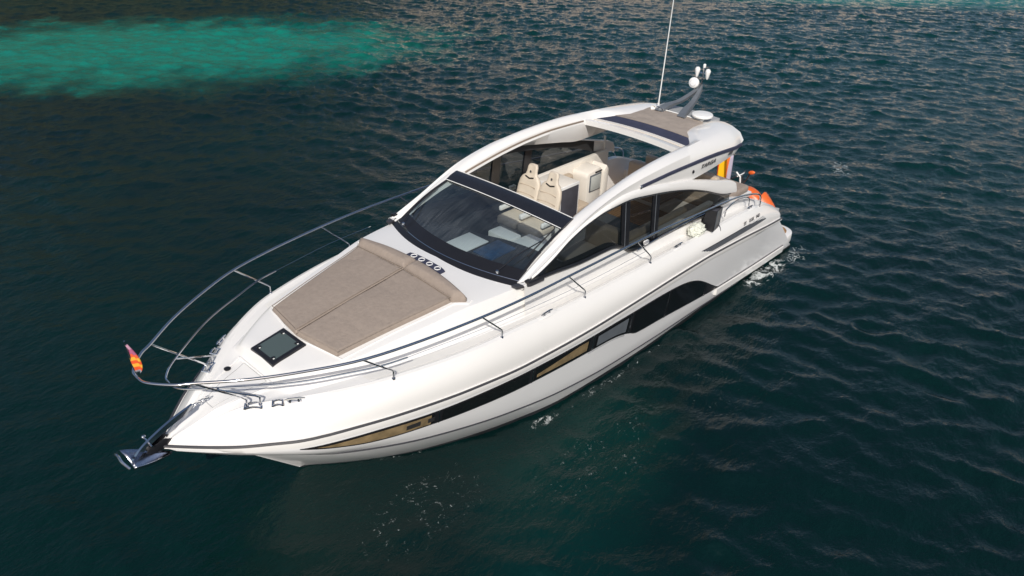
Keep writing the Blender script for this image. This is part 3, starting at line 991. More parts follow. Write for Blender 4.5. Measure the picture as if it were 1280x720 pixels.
for s in (1, -1):
    fin = fin_loft(s).build('roof_fin', M['gelcoat'], Y, angle=42)
    arch_loft(s).build('window_arch', M['gelcoat'], Y, angle=42)
    mb = MB(); rows = []
    for x in np.linspace(3.75, 6.9, 60):
        yt, zt, zl = T1(x) - .137, T2(x) - .01, min(L2(x), T2(x) - .03) - .02
        rows.append([mir(p, s) for p in ((x, yt, zl), (x, yt + .005, zt - .01), (x, yt + .04, zt + .004), (x, yt + .06, zt - .02), (x, yt + .04, zl))])
    mb.loft(rows, True, True)
    mb.build('arch_liner', M['blackmatt'], fin)
    mb = MB(); rows = []
    for x in np.linspace(5.7, 8.7, 40):
        zt = min(2.52, wbz(x) + .06) if x > 6.5 else wbz(x) + .03
        rows.append([mir(p, s) for p in ((x, 1.415, 1.75), (x, 1.405, 1.76), (x, 1.40, zt), (x, 1.53, zt + .015), (x, 1.53, zt - .01))])
    mb.loft(rows, True, True)
    mb.build('sill_liner', M['blackmatt'], fin)
    # dark accent line with a polished end along the knuckle
    mb = MB()
    pth = [(x, fG[0](x) + .016, fG[1](x)) for x in np.linspace(2.55, 6.22, 40)]
    rows = [[mir(q, s) for q in ((p[0], p[1] - .02, p[2] - .028), (p[0], p[1] + .008, p[2] - .024), (p[0], p[1] + .006, p[2] + .024), (p[0], p[1] - .03, p[2] + .03))] for p in pth]
    mb.loft(rows, True, True)
    mb.build('accent_strip', M['navy'], fin)
    mb = MB(); mb.ell(mir((6.22, fG[0](6.22) + .02, fG[1](6.22)), s), (.035, .02, .032), 10, 6)
    mb.build('accent_cap', M['steel'], fin)
    mb = MB(); mb.lathe([(.03, 0), (.03, .012), (.018, .02)], mir((4.55, 1.45, 3.0), s), (0, s, .15), 12)
    mb.build('side_light', M['black'], fin)
    # dark slot of the sliding-roof track under the rail
    mb = MB()
    mb.tube([mir((x, fI[0](x) + .028, fI[1](x) + .05), s) for x in np.linspace(4.6, 7.65, 30)], .016, 6)
    mb.build('roof_track', simple('track_bronze', (.22, .17, .13), .5) if s == 1 else bpy.data.materials['track_bronze'], fin)
    if s == 1:
        a = Vector((4.3, fG[0](4.3) + .022, fG[1](4.3) - .165)); c = Vector((3.35, fG[0](3.35) + .018, fG[1](3.35) - .115))
        text_mesh('TARGA', .115, a, c - a, (0, .1, 1), 'lettering', M['letter'], fin, .004, .25, 1.45)
        a2 = Vector((3.28, fG[0](3.28) + .018, fG[1](3.28) - .10)); c2 = Vector((2.8, fG[0](2.8) + .018, fG[1](2.8) - .085))
        text_mesh('48', .105, a2, c2 - a2, (0, .1, 1), 'lettering', M['letter'], fin, .004, .25, 2.0)
        a3 = Vector(bulw(3.05, .52)) + Vector((0, .012, 0)); c3 = Vector(bulw(2.4, .60)) + Vector((0, .012, 0))
        for w_, x_ in (('SY', 3.08), ('LUX', 2.83), ('ND', 2.5)):
            q = Vector(bulw(x_, .52 + (3.08 - x_) * .12)) + Vector((0, .012, 0))
            text_mesh(w_, .10, q, c3 - a3, (0, -.2, 1), 'lettering', M['letter'], deck, .003, 0, 1.15)

# ---- side windows: smoked glass under the arch, black frame, two pillars
def win_bot(x): return (1.555, wbz(x) + .012)
for s in (1, -1):
    rows = []
    xs_ = np.linspace(3.15, 9.05, 80)
    for x in xs_:
        yb, zb = win_bot(x); yt, zt = L1(x) - .012, L2(x) + .01
        zt = max(zt, zb + .005)
        rows.append([mir((x, yb + (yt - yb) * k / 5, zb + (zt - zb) * k / 5), s) for k in range(6)])
    mb = MB(); mb.loft(rows)
    sw = mb.build('side_window', M['sideglass'], Y)
    # frame border
    mb = MB()
    ring = []
    for x in xs_: yb, zb = win_bot(x); ring.append(mir((x, yb + .004, zb + .025), s))
    mb.tube(ring, .030, 6)
    ring = [mir((x, L1(x) - .004, max(L2(x) - .012, win_bot(x)[1] + .03)), s) for x in xs_]
    mb.tube(ring, .022, 6)
    mb.build('window_frame', M['black'], sw)
    for xp, w in ((6.62, .11), (5.74, .10)):
        yb, zb = win_bot(xp); yt, zt = L1(xp), L2(xp)
        mb = MB()
        mb.loft([[mir(q, s) for q in ((xp - w, y_ + .004, z_), (xp + w, y_ + .004, z_), (xp + w, y_ - .03, z_), (xp - w, y_ - .03, z_))] for y_, z_ in ((yb, zb), ((yb + yt) / 2, (zb + zt) / 2), (yt, zt))], True, True)
        mb.build('window_pillar', M['black'], sw)
        mb = MB(); mb.tube([mir((xp + .02, yb + .008, zb + .03), s), mir((xp + .02, yt + .008, zt - .02), s)], .005, 5)
        mb.build('pillar_trim', M['greyp'], sw)
    # slide bolt handle and grab rail along the sill
    mb = MB(); mb.tube([mir((x, 1.60, win_bot(x)[1] + .02 + .05 * math.sin(math.pi * (x - 3.7) / 2.6)), s) for x in np.linspace(3.7, 6.3, 14)], .014, 8)
    mb.build('grab_rail', M['steel'], sw)
    mb = MB(); mb.box(5.98, 6.10, s * 1.565, s * 1.615, 2.12, 2.19, .012)
    mb.build('window_latch', M['white'], sw)

# ---- windscreen
def ws_b(y, d=0.0): return Vector((9.28 + d - .29 * (y / 1.36) ** 2, y, 2.55 - .02 * (y / 1.36) ** 2))
def ws_t(y): return Vector((8.02 - .03 * (y / 1.3) ** 2, y * .955, 2.975 + .03 * (1 - (y / 1.3) ** 2)))
ysn = np.linspace(-1.37, 1.37, 25)
mb = MB()
rows = []
for y in ysn:
    a, c = ws_b(y), ws_t(y)
    rows.append([a + (c - a) * t + Vector((.3, 0, .75)) * .055 * math.sin(math.pi * t) for t in np.linspace(0, 1, 9)])
mb.loft(rows)
ws = mb.build('windscreen', M['glass'], Y)
mb = MB()
rows = []
for y in ysn:
    a = ws_b(y)
    e = 1 - .15 * (abs(y) / 1.37) ** 3
    rows.append([a + Vector((.19 * e, y * .06, -.085)), a + Vector((.185 * e, y * .06, -.058)), a + Vector((.02, 0, .012)), a + Vector((-.13, 0, .072)), a + Vector((-.135, 0, .05)), a + Vector((0, 0, -.10))])
mb.loft(rows, True, True)
mb.build('windscreen_base', M['black'], ws)
mb = MB(); mb.tube([ws_b(y) + Vector((.075, y * .03, -.012)) for y in ysn], .006, 5)
mb.build('base_trim', M['steel'], ws)
for s in (1, -1):
    mb = MB()
    mb.tube([ws_b(s * 1.35) + (ws_t(s * 1.35) - ws_b(s * 1.35)) * t + Vector((.3, 0, .75)) * (.055 * math.sin(math.pi * t) + .004) for t in np.linspace(0, 1, 9)], .022, 6)
    mb.build('windscreen_edge', M['black'], ws)
    # sooty base plate where the pillar lands
    mb = MB(); mb.prism([(9.23, s * 1.40), (9.22, s * 1.50), (9.0, s * 1.585), (8.72, s * 1.60), (8.72, s * 1.52), (9.05, s * 1.44)], 2.475, 2.515, bev=.008)
    mb.build('pillar_foot', M['trim'], ws)
def wiper(py, tipy, tipt, park):
    base = ws_b(py) + Vector((.06, 0, .015))
    root = MB(); root.lathe([(.032, 0), (.03, .03), (.018, .05)], base, (.4, 0, 1), 12)
    w = root.build('wiper', M['steel'], ws)
    tip = ws_b(tipy) + (ws_t(tipy) - ws_b(tipy)) * tipt + Vector((.3, 0, .75)) * .1
    mb = MB(); mid = (base + tip) / 2 + Vector((.03, 0, .05))
    mb.tube(spline([base + Vector((0, 0, .04)), mid, tip], 6), .009, 6)
    mb.build('wiper_arm', M['black'], w)
    d = park
    mb = MB(); mb.tube([tip - d * .36 + Vector((0, 0, -.02)), tip + d * .36 + Vector((0, 0, -.02))], .011, 6)
    mb.build('wiper_blade', M['blackmatt'], w)
wiper(1.06, 1.27, .62, Vector((-.86, -.02, .34)))
wiper(-1.12, -1.30, .45, Vector((-.86, .02, .34)))

# ---- black header beam over the windscreen
mb = MB(); rows = []
for y in np.linspace(-1.31, 1.31, 21):
    q = .03 * (1 - (y / 1.31) ** 2)
    rows.append([(8.035, y, 2.962 + q), (8.03, y, 2.985 + q), (7.93, y, 3.035 + q), (7.80, y, 3.075 + q), (7.765, y, 3.07 + q), (7.76, y, 3.035 + q), (7.93, y, 2.955 + q)])
mb.loft(rows, True, True)
hd = mb.build('header_beam', M['header'], Y, angle=50)
for xx, zz in ((8.038, 2.988), (7.772, 3.078)):
    mb = MB(); mb.tube([(xx, y, zz + .03 * (1 - (y / 1.31) ** 2)) for y in np.linspace(-1.29, 1.29, 21)], .0075, 5)
    mb.build('header_trim', M['white'], hd)

# ---- aft roof: cross beam, folded fabric roof, navy band, shelf
def roof_y(x): return fK[0](x) + .03
def roofz(x, y): return fK[1](x) - .015 + .055 * (1 - (y / 1.15) ** 2)
def roof_patch(x0, x1, off, th, nx=10, ny=25, yk=1.0, wav=0.0):
    top = []; bot = []
    for i in range(nx + 1):
        x = x0 + (x1 - x0) * i / nx
        r1, r2 = [], []
        for j in range(ny + 1):
            f = -1 + 2 * j / ny
            y = f * roof_y(x) * yk
            z = roofz(x, y) + off + (wav * noise.noise(Vector((x * 7, y * 3, 2))) if wav else 0)
            r1.append((x, y, z)); r2.append((x, y, z - th))
        top.append(r1); bot.append(r2)
    return [a + list(reversed(c)) for a, c in zip(top, bot)]
mb = MB(); mb.loft(roof_patch(2.55, 4.18, -.03, .06), True, True)
roof = mb.build('aft_roof', M['gelcoat'], Y)
mb = MB(); mb.loft(roof_patch(4.37, 4.56, -.005, .10, 4, yk=1.0), True, True)
mb.build('roof_cross_beam', M['gelcoat'], roof)
mb = MB(); mb.loft(roof_patch(4.30, 4.365, -.025, .08, 3), True, True)
mb.build('beam_groove', M['leather2'], roof)
mb = MB(); mb.loft(roof_patch(4.20, 4.295, -.008, .06, 3), True, True)
mb.build('beam_lip', M['cream'], roof)
mb = MB(); mb.loft(roof_patch(3.86, 4.195, -.005, .05, 8), True, True)
mb.build('roof_band', M['navy'], roof)
mb = MB(); mb.loft(roof_patch(2.98, 3.855, .005, .06, 22, 33, wav=.012), True, True)
mb.build('fabric_roof', M['canvas'], roof)
mb = MB(); mb.loft(roof_patch(2.40, 2.95, -.012, .08, 6), True, True)
mb.build('roof_shelf', M['lightgrey'], roof)
mb = MB(); mb.tube([(2.965, y, roofz(2.965, y) + .012) for y in np.linspace(-.6, .6, 13)], .012, 6)
mb.build('roof_trim', M['white'], roof)

# ---- radar dome, mast, whip aerial on the roof
mb = MB(); mb.lathe([(.05, -.14), (.06, -.03), (.14, -.025), (.205, -.01), (.212, .02), (.20, .038), (.12, .05), (0, .054)], (2.86, .52, 3.44), (0, 0, 1), 28)
mb.build('radar_dome', M['white'], roof)
arm = MB()
for y0 in (-.34, .20):
    pts = spline([(3.12, y0, 3.33), (2.85, y0 * .8 - .03, 3.42), (2.6, y0 * .5, 3.50), (2.38, .05 + y0 * .2, 3.68), (2.28, .07, 3.84)], 6)
    rows = []
    for i, p in enumerate(pts):
        t = i / (len(pts) - 1)
        w, h = .055 * (1 - t) + .028, .042 * (1 - t) + .025
        rows.append([p + Vector((-h, -w, 0)), p + Vector((h * .3, -w, h)), p + Vector((h * .3, w, h)), p + Vector((-h, w, 0)), p + Vector((-h, 0, -h * .5))])
    arm.loft(rows, True, True)
mast = arm.build('mast', M['greyp'], roof, angle=45)
mb = MB(); mb.tube([(2.28, .07, 3.80), (2.265, .07, 4.20)], .017, 8); mb.tube([(2.27, -.07, 4.08), (2.27, .21, 4.08)], .012, 6)
mb.build('mast_pole', M['steel'], mast)
for dy in (-.16, .08):
    mb = MB(); mb.lathe([(.012, -.12), (.028, -.09), (.05, .01), (.055, .05), (.035, .085), (0, .095)], (2.27, .09 + dy, 4.09), (0, 0, 1), 14)
    mb.build('gps_aerial', M['white'], mast)
mb = MB(); mb.lathe([(.025, 0), (.03, .02), (.03, .06), (.015, .075)], (2.265, .07, 4.19), (0, 0, 1), 12)
mb.build('anchor_light', M['white'], mast)
mb = MB(); mb.lathe([(.055, -.05), (.095, -.03), (.11, .03), (.10, .06), (.085, .07), (0, .075)], (2.36, -.05, 3.88), (1, .2, .1), 18)
mb.tube([(2.32, -.05, 3.77), (2.30, .06, 3.75)], .03, 8)
sl = mb.build('searchlight', M['white'], mast)
mb = MB(); mb.lathe([(.07, 0), (.06, .012), (0, .016)], (2.435, -.035, 3.89), (1, .2, .1), 16)
mb.build('lamp_lens', M['lens'], sl)
for k, (dx, dy) in enumerate(((0, -.48), (-.02, -.38), (.02, -.28))):
    mb = MB(); mb.lathe([(.02, -.14), (.024, -.02), (.04, .03), (.062, .08), (.058, .082), (.02, .04)], (3.02 + dx, dy, 3.40), (1, .1, .05), 14)
    mb.tube([(2.98 + dx, dy, 3.33), (2.98 + dx, dy, 3.39)], .018, 6)
    mb.build('horn', M['steel'] if k else M['white'], roof)
mb = MB(); mb.tube([(2.77, -.57, 3.30), (2.77, -.57, 3.42)], .022, 8)
mb.tube([(2.77, -.57, 3.42), (2.735, -.575, 4.4), (2.69, -.58, 5.75)], [.013, .011, .007], 8)
mb.build('whip_aerial', M['white'], roof)

# ---- bow sunpad: two taupe mattresses and a headrest bolster in two halves
def pad_edge(x):        # half-width of the sunpad
    return 1.07 + (.80 - 1.07) * (x - 10.1) / (11.75 - 10.1)
def cushion(s, x0f, x1f, y0, ymax, h, name, nx=60, ny=44, crown=.02, parent=Y, puff=.03):
    """x0f/x1f give the aft/forward edge at y; soft edges"""
    top, bot = [], []
    for i in range(nx + 1):
        u = i / nx
        r1, r2 = [], []
        for j in range(ny + 1):
            w = j / ny
            xa = 10 + 1.75 * u
            yy = y0 + (ymax(x0f(0) + (x1f(0) - x0f(0)) * u) - y0) * w
            x = x0f(yy) + (x1f(yy) - x0f(yy)) * u
            ed = min(u, 1 - u) * (abs(x1f(yy) - x0f(yy)))
            ew = min(w, 1 - w) * (ymax(x) - y0)
            e = min(ed, ew)
            k = 1 - (1 - min(1, e / puff)) ** 2
            z = deck_z(x, yy) + .012 + (h - .03) * (.35 + .65 * k) + crown * math.sin(math.pi * u) * math.sin(math.pi * w)
            z += .008 * noise.noise(Vector((x * 2.3, yy * 2.3 * s, 4.0))) - .004 * max(0, 1 - abs(noise.noise(Vector((x * 2.1, yy * s * 1.1, 9.0)))) * 7) * min(1, e * 10)
            r1.append((x, s * yy, z)); r2.append((x, s * yy, deck_z(x, yy) + .003))
        top.append(r1); bot.append(r2)
    mb = MB()
    mb.loft([a + list(reversed(c)) for a, c in zip(top, bot)], True, True)
    return mb.build(name, M['cushion'], parent, angle=60)
pad = None
for s in (1, -1):
    o = cushion(s, lambda y: 10.08 + .03 * y, lambda y: 11.96 - .14 * y, .006, pad_edge, .10, 'sunpad_cushion')
    o = cushion(s, lambda y: 9.80 + .14 * (y / 1.2) ** 2, lambda y: 10.075 + .03 * y, .004, lambda x: 1.22 - .12 * max(0, (x - 9.85)) / .2, .165, 'headrest_bolster', 20, 44, .02, puff=.09)
for s in (1, -1):
    mb = MB()
    e1 = [(10.085 + .03 * y, y) for y in np.linspace(.01, 1.06, 14)]
    e2 = [(x, pad_edge(x) - .012) for x in np.linspace(10.14, 11.80, 26)]
    e3 = [(11.95 - .14 * y, y) for y in np.linspace(.78, .02, 12)]
    e4 = [(x, .022) for x in np.linspace(11.93, 10.11, 24)]
    mb.tube([(x, s * y, deck_z(x, y) + .088) for x, y in e1 + e2 + e3 + e4], .007, 5)
    mb.build('cushion_piping', M['leather2'] if False else M['cushion'], deck)
# recess rim round the pad
for s in (1, -1):
    mb = MB()
    pts = [(11.99, 0), (11.83, .86), (11.0, .98), (10.1, 1.135), (9.98, 1.27), (9.86, 1.25)]
    mb.tube([(x, s * y, deck_z(x, y) + .004) for x, y in [(a[0] + (c[0] - a[0]) * k / 8, a[1] + (c[1] - a[1]) * k / 8) for a, c in zip(pts, pts[1:]) for k in range(8)]], .012, 5)
    mb.build('pad_rim', M['gelcoat'], deck)

# ---- cup-holder plate behind the bolster
ch = MB()
def plate_pts(k): return k
rows = []
for y in np.linspace(-.37, .43, 17):
    e = .035 * (abs(y - .03) / .4) ** 6
    xf = 9.745 + .05 * (y / .4) ** 2 - e; xa = 9.60 - .04 * (y / .4) ** 2 * 0 + e
    rows.append([(xa, y, deck_z(xa, y) + .002), (xa + .008, y, deck_z(xa, y) + .022), (xf - .008, y, deck_z(xf, y) + .022), (xf, y, deck_z(xf, y) + .002)])
ch.loft(rows, True, True)
chp = ch.build('cup_holder_plate', M['navy'], deck)
for y in (-.24, -.06, .12, .30):
    z = deck_z(9.68, y) + .022
    mb = MB(); mb.lathe([(.052, -.01), (.054, .004), (.05, .010), (.04, .008), (.036, -.004), (0, -.006)], (9.675, y, z), (0, 0, 1), 18)
    mb.build('cup_holder', M['white'], chp)

# ---- foredeck hatch
hz = lambda x, y: deck_z(x, y)
HX0, HX1, HY = 11.985, 12.50, .27
mb = MB()
def hring(inset, off):
    return [Vector((x, y, deck_z(x, y) + off)) for x, y in ((HX0 + inset, -HY + inset), (HX1 - inset, -HY + inset), (HX1 - inset, HY - inset), (HX0 + inset, HY - inset))]
mb.loft([hring(0, 0.0), hring(0.004, .03), hring(.012, .036), hring(.055, .036), hring(.06, .026)], True, False)
hatch = mb.build('deck_hatch', M['black'], deck, angle=20)
mb = MB(); mb.loft([hring(.055, .02), hring(.056, .032)], True, True)
mb.build('hatch_glass', M['hatchglass'], hatch, angle=20)
for x, y in ((12.06, .17), (12.06, -.17), (12.43, .17), (12.43, -.17)):
    z = deck_z(x, y) + .033
    mb = MB(); mb.box(x - .03, x + .03, y - .018, y + .018, z, z + .014, .005)
    mb.build('hatch_hinge', M['black'], hatch)
    mb = MB(); mb.box(x - .012, x + .012, y + .02, y + .034, z, z + .010, .003)
    mb.build('hatch_bolt', M['white'], hatch)

# ---- bow fittings: windlass foot switch, locker lid seams, cleats, fairleads
mb = MB(); mb.lathe([(.045, 0), (.045, .012), (.03, .022), (0, .024)], (12.83, -.34, deck_z(12.83, .34) + .006), (0, 0, 1), 16)
mb.build('foot_switch', M['black'], deck)
mb = MB()
def dk(x, y, o=.003): return (x, y, deck_z(x, y) + o)
mb.tube([dk(12.62, -.28), dk(12.62, .28)], .0035, 4)
mb.tube([dk(13.3, y) for y in np.linspace(-.11, .11, 8)], .0035, 4)
mb.tube([dk(x, .28 - (x - 12.62) * .26) for x in np.linspace(12.62, 13.3, 8)], .0035, 4)
mb.tube([dk(x, -.28 + (x - 12.62) * .26) for x in np.linspace(12.62, 13.3, 8)], .0035, 4)
mb.build('locker_seam', M['lightgrey'], deck)
mb = MB()
mb.tube([dk(12.60 + .72 * k / 6, -.42 + .21 * k / 6, .006) for k in range(7)][::-1] + [dk(12.60, y, .006) for y in np.linspace(-.40, .40, 9)] + [dk(12.60 + .72 * k / 6, .42 - .21 * k / 6, .006) for k in range(7)], .018, 6)
mb.build('locker_coaming', M['gelcoat'], deck)
def cleat(p, ang, parent, l=.30):
    c = Vector(p); d = Vector((math.cos(ang), math.sin(ang), 0)); n = Vector((-d.y, d.x, 0))
    mb = MB()
    mb.tube([c - d * l / 2 + Vector((0, 0, .04)), c - d * l * .28 + Vector((0, 0, .05)), c + d * l * .28 + Vector((0, 0, .05)), c + d * l / 2 + Vector((0, 0, .04))], [.008, .014, .014, .008], 8)
    for k in (-.22, .22):
        mb.tube([c + d * l * k, c + d * l * k + Vector((0, 0, .05))], [.02, .011], 8)
    mb.tube([c - d * l * .35, c + d * l * .35], .016, 6)
    return mb.build('cleat', M['steel'], parent)
def fairlead(p, ang, parent, l=.30):
    c = Vector(p); d = Vector((math.cos(ang), math.sin(ang), 0)); n = Vector((-d.y, d.x, 0))
    mb = MB()
    for k in (-.045, .045):
        mb.tube([c + d * t * l + n * k + Vector((0, 0, .014 + .018 * math.cos(t * math.pi))) for t in np.linspace(-.5, .5, 9)], .012, 7)
    for k in (-.5, .5):
        mb.tube([c + d * l * k - n * .05 + Vector((0, 0, .02)), c + d * l * k + n * .05 + Vector((0, 0, .012))], .014, 7)
    return mb.build('fairlead', M['steel'], parent)
for s in (1, -1):
    zz = lambda x, y: deck_z(x, y)
    fairlead((12.98, s * .56, zC(12.98) - .005), s * R(-38), deck, .20)
    cleat((12.60, s * .90, zC(12.6) - .0), s * R(-32), deck, .24)
    fairlead((12.76, s * .77, zC(12.76) - .004), s * R(-35), deck, .12)
    for x, l in ((8.88, .26), (5.35, .28), (2.55, .24)):
        pl_ = MB(); pl_.ell((x, s * (yC(x) - .035), zC(x) + .004), (.22, .06, .016), 16, 8); pl_.build('cleat_pad', M['gelcoat'], deck)
        cleat((x, s * (yC(x) - .035), zC(x) + .006), s * R(2), deck, l)

# ---- guard rails
top_pts = [(14.03, 0, 2.63), (14.0, .17, 2.63), (13.80, .42, 2.63), (13.62, .55, 2.63), (13.15, .91, 2.63), (12.58, 1.24, 2.63), (11.97, 1.515, 2.63), (11.2, 1.70, 2.63), (10.26, 1.84, 2.63), (9.42, 1.91, 2.63), (8.58, 1.93, 2.625), (7.7, 1.94, 2.61), (6.85, 1.93, 2.585), (6.0, 1.90, 2.53), (5.2, 1.87, 2.44), (4.4, 1.84, 2.36), (3.6, 1.80, 2.27), (3.0, 1.77, 2.17), (2.5, 1.75, 2.05), (2.25, 1.745, 1.96), (2.14, 1.745, 1.85), (2.12, 1.745, 1.64)]
for s in (1, -1):
    pth = spline([mir(p, s) for p in top_pts], 8)
    mb = MB(); mb.tube(pth, .019, 10)
    gr = mb.build('guard_rail', M['steel'], Y)
    mid = [(13.70, 0, 2.36), (13.66, .17, 2.36), (13.42, .42, 2.37), (12.71, .96, 2.36), (12.03, 1.30, 2.35), (11.62, 1.47, 2.35), (11.3, 1.545, 2.345)]
    mb = MB(); mb.tube(spline([mir(p, s) for p in mid], 8), .0125, 8)
    mb.build('mid_rail', M['steel'], gr)
    wire = [(11.3, 1.545, 2.345), (9.98, 1.76, 2.34), (8.2, 1.87, 2.29), (6.45, 1.87, 2.24)]
    mb = MB(); mb.tube(spline([mir(p, s) for p in wire], 6), .0035, 5)
    mb.build('guard_wire', M['steel'], gr)
    stn = [((13.03, .50, 1.915), (13.63, .545, 2.63)), ((12.90, .60, 1.94), (13.05, .97, 2.62)), ((11.48, 1.465, 2.06), (11.97, 1.515, 2.63)), ((9.80, 1.78, 2.06), (10.26, 1.84, 2.63)), ((8.03, 1.85, 2.0), (8.58, 1.93, 2.625)), ((6.25, 1.85, 1.935), (6.85, 1.93, 2.585))]
    for i, (f_, t_) in enumerate(stn):
        f_ = Vector(mir(f_, s)); t_ = Vector(mir(t_, s))
        if i == 1: t_ = Vector(mir((13.42, .42, 2.37), s))
        k = f_ + Vector((-.005, 0, .11))
        mb = MB(); mb.tube([f_, f_ + Vector((0, 0, .05)), k, k + (t_ - k) * .06 + Vector((0, 0, .008)), t_], .0125, 8)
        sp = mb.build('stanchion', M['steel'], gr)
        mb = MB(); mb.lathe([(.026, -.008), (.025, .010), (.014, .018)], f_, (0, 0, 1), 12)
        mb.build('stanchion_foot', M['steel'], sp)
    # short grab rail on the quarter
    mb = MB(); mb.tube(spline([mir(p, s) for p in [(3.55, 1.72, 1.88), (3.5, 1.72, 2.02), (3.1, 1.71, 2.09), (2.6, 1.69, 1.98), (2.5, 1.69, 1.77)]], 6), .013, 8)
    mb.build('quarter_rail', M['steel'], gr)

# ---- bow roller
mb = MB()
for y in (-.055, .055):
    mb.prism([(13.84, 1.62), (13.92, 1.67), (14.13, 1.63), (14.17, 1.58), (14.13, 1.53), (13.99, 1.53), (13.88, 1.56)], y - .006, y + .006, 'xz', bev=.002)
mb.box(13.86, 14.1, -.05, .05, 1.54, 1.555, .004)
br = mb.build('bow_roller', M['black'], Y)
mb = MB(); mb.lathe([(.042, -.045), (.03, 0), (.042, .045)], (14.11, 0, 1.595), (0, 1, 0), 14)
mb.build('roller', M['blackmatt'], br)
mb = MB(); mb.tube([(14.10, -.12, 1.68), (14.10, .10, 1.68)], .012, 8); mb.ell((14.10, -.13, 1.69), (.03, .025, .025), 10, 6)
mb.build('roller_pin', M['steel'], br)

# ================================================================== ANCHOR
anc = empty('anchor', (14.1, 0, 1.62), 'polished steel plough anchor hanging in the bow roller', 'anchor')
mb = MB()
sh = [(13.50, 0, 1.90), (13.78, 0, 1.82), (14.02, 0, 1.72), (14.20, 0, 1.62), (14.33, 0, 1.50)]
rows = []
for p in spline(sh, 5):
    rows.append([p + Vector((0, -.024, -.035)), p + Vector((0, .024, -.035)), p + Vector((0, .018, .035)), p + Vector((0, -.018, .035))])
mb.loft(rows, True, True)
mb.build('shank', M['steel'], anc)
mb = MB()
# concave plough blade: broad heel forward, point tucked back under the roller
tip = Vector((13.90, 0, 1.37)); heel = Vector((14.35, 0, 1.50))
rows = []
for t in np.linspace(0, 1, 11):
    c = heel.lerp(tip, t)
    w = .19 * (1 - t ** 1.7) + .012
    d = .10 * (1 - t) + .05 * math.sin(math.pi * t)
    rows.append([c + Vector((.03 - .06 * t, -w, .10 - .08 * t)), c + Vector((0, -w * .62, .03 - .03 * t)), c + Vector((-.02, 0, -d)), c + Vector((0, w * .62, .03 - .03 * t)), c + Vector((.03 - .06 * t, w, .10 - .08 * t))])
mb.loft(rows)
mb.build('fluke', M['steel_dull'], anc, solid=.028)
mb = MB(); mb.tube(spline([(14.42, -.18, 1.59), (14.46, -.10, 1.66), (14.46, .0, 1.69), (14.46, .10, 1.66), (14.42, .18, 1.59)], 5), .016, 8)
mb.build('fluke_bar', M['steel_dull'], anc)
mb = MB()
for k in range(5):
    c = Vector((13.50 - k * .05, 0, 1.905 + k * .006)); 
    ring = [c + Vector((.034 * math.cos(q), (.02 * math.sin(q)) * (1 if k % 2 else .2), (.02 * math.sin(q)) * (.2 if k % 2 else 1))) for q in np.linspace(0, 2 * math.pi, 11)]
    mb.tube(ring, .006, 5)
mb.build('chain', M['steel'], anc)

# ================================================================== FLAGS
def flag(name, staff0, staff1, cloth_pts, mat, label, knob=True):
    e = empty(name, staff0, label, 'flag')
    mb = MB(); mb.tube([staff0, staff1], .010, 7)
    mb.build('staff', M['steel'], e)
    mb = MB(); mb.loft(cloth_pts)
    mb.build('cloth', mat, e, solid=.004)
    return e
bx, by = 14.01, -.06
red, yel = (.62, .03, .03), (.80, .42, .02)
m_bow = stripe_mat('striped_pennant', 2, [(0, (.35, .35, .40)), (.10, (.72, .10, .03)), (.22, (.80, .42, .05)), (.33, (.72, .10, .03)), (.44, (.80, .42, .05)), (.55, (.72, .12, .05)), (.66, (.42, .12, .22)), (.84, (.55, .30, .40))])
rows = []
for i in range(13):
    t = i / 12                       # along the staff, bottom to top
    p = Vector((bx, by, 2.68)).lerp(Vector((bx + .03, by + .0, 3.07)), t)
    fly = .12 * (math.sin(math.pi * min(1, .12 + t * .9)) ** .9) + .012
    rows.append([p + Vector((-.60, .72, -.34)) * fly * f + Vector((.6, .3, 0)) * .02 * math.sin(f * 7 + t * 4) for f in np.linspace(0, 1, 9)])
flag('courtesy_flag', Vector((bx, by, 2.63)), Vector((bx + .035, by + .005, 3.12)), rows, m_bow, 'small red and yellow striped pennant on a short staff at the bow rail')
m_st = stripe_mat('red_yellow_ensign', 0, [(0, (.80, .50, .015)), (.56, (.74, .17, .03)), (.74, (.40, .36, .46))])
rows = []
for i in range(11):
    t = i / 10
    p = Vector((.95, .10, 1.30)).lerp(Vector((1.0, .10, 2.12)), t)
    rows.append([p + Vector((0, .34 * f, -.04 * f)) * (1 - .1 * t) + Vector((.05 * math.sin(f * 9 + t * 2), 0, 0)) for f in np.linspace(0, 1, 17)])
m_st = stripe_mat('red_yellow_ensign', 1, [(0, (.74, .10, .03)), (.10, (.82, .50, .015)), (.62, (.74, .17, .03)), (.76, (.42, .38, .48))])
flag('stern_ensign', Vector((.95, .09, .80)), Vector((1.0, .09, 2.2)), rows, m_st, 'large red and yellow ensign hanging behind the roof at the stern')

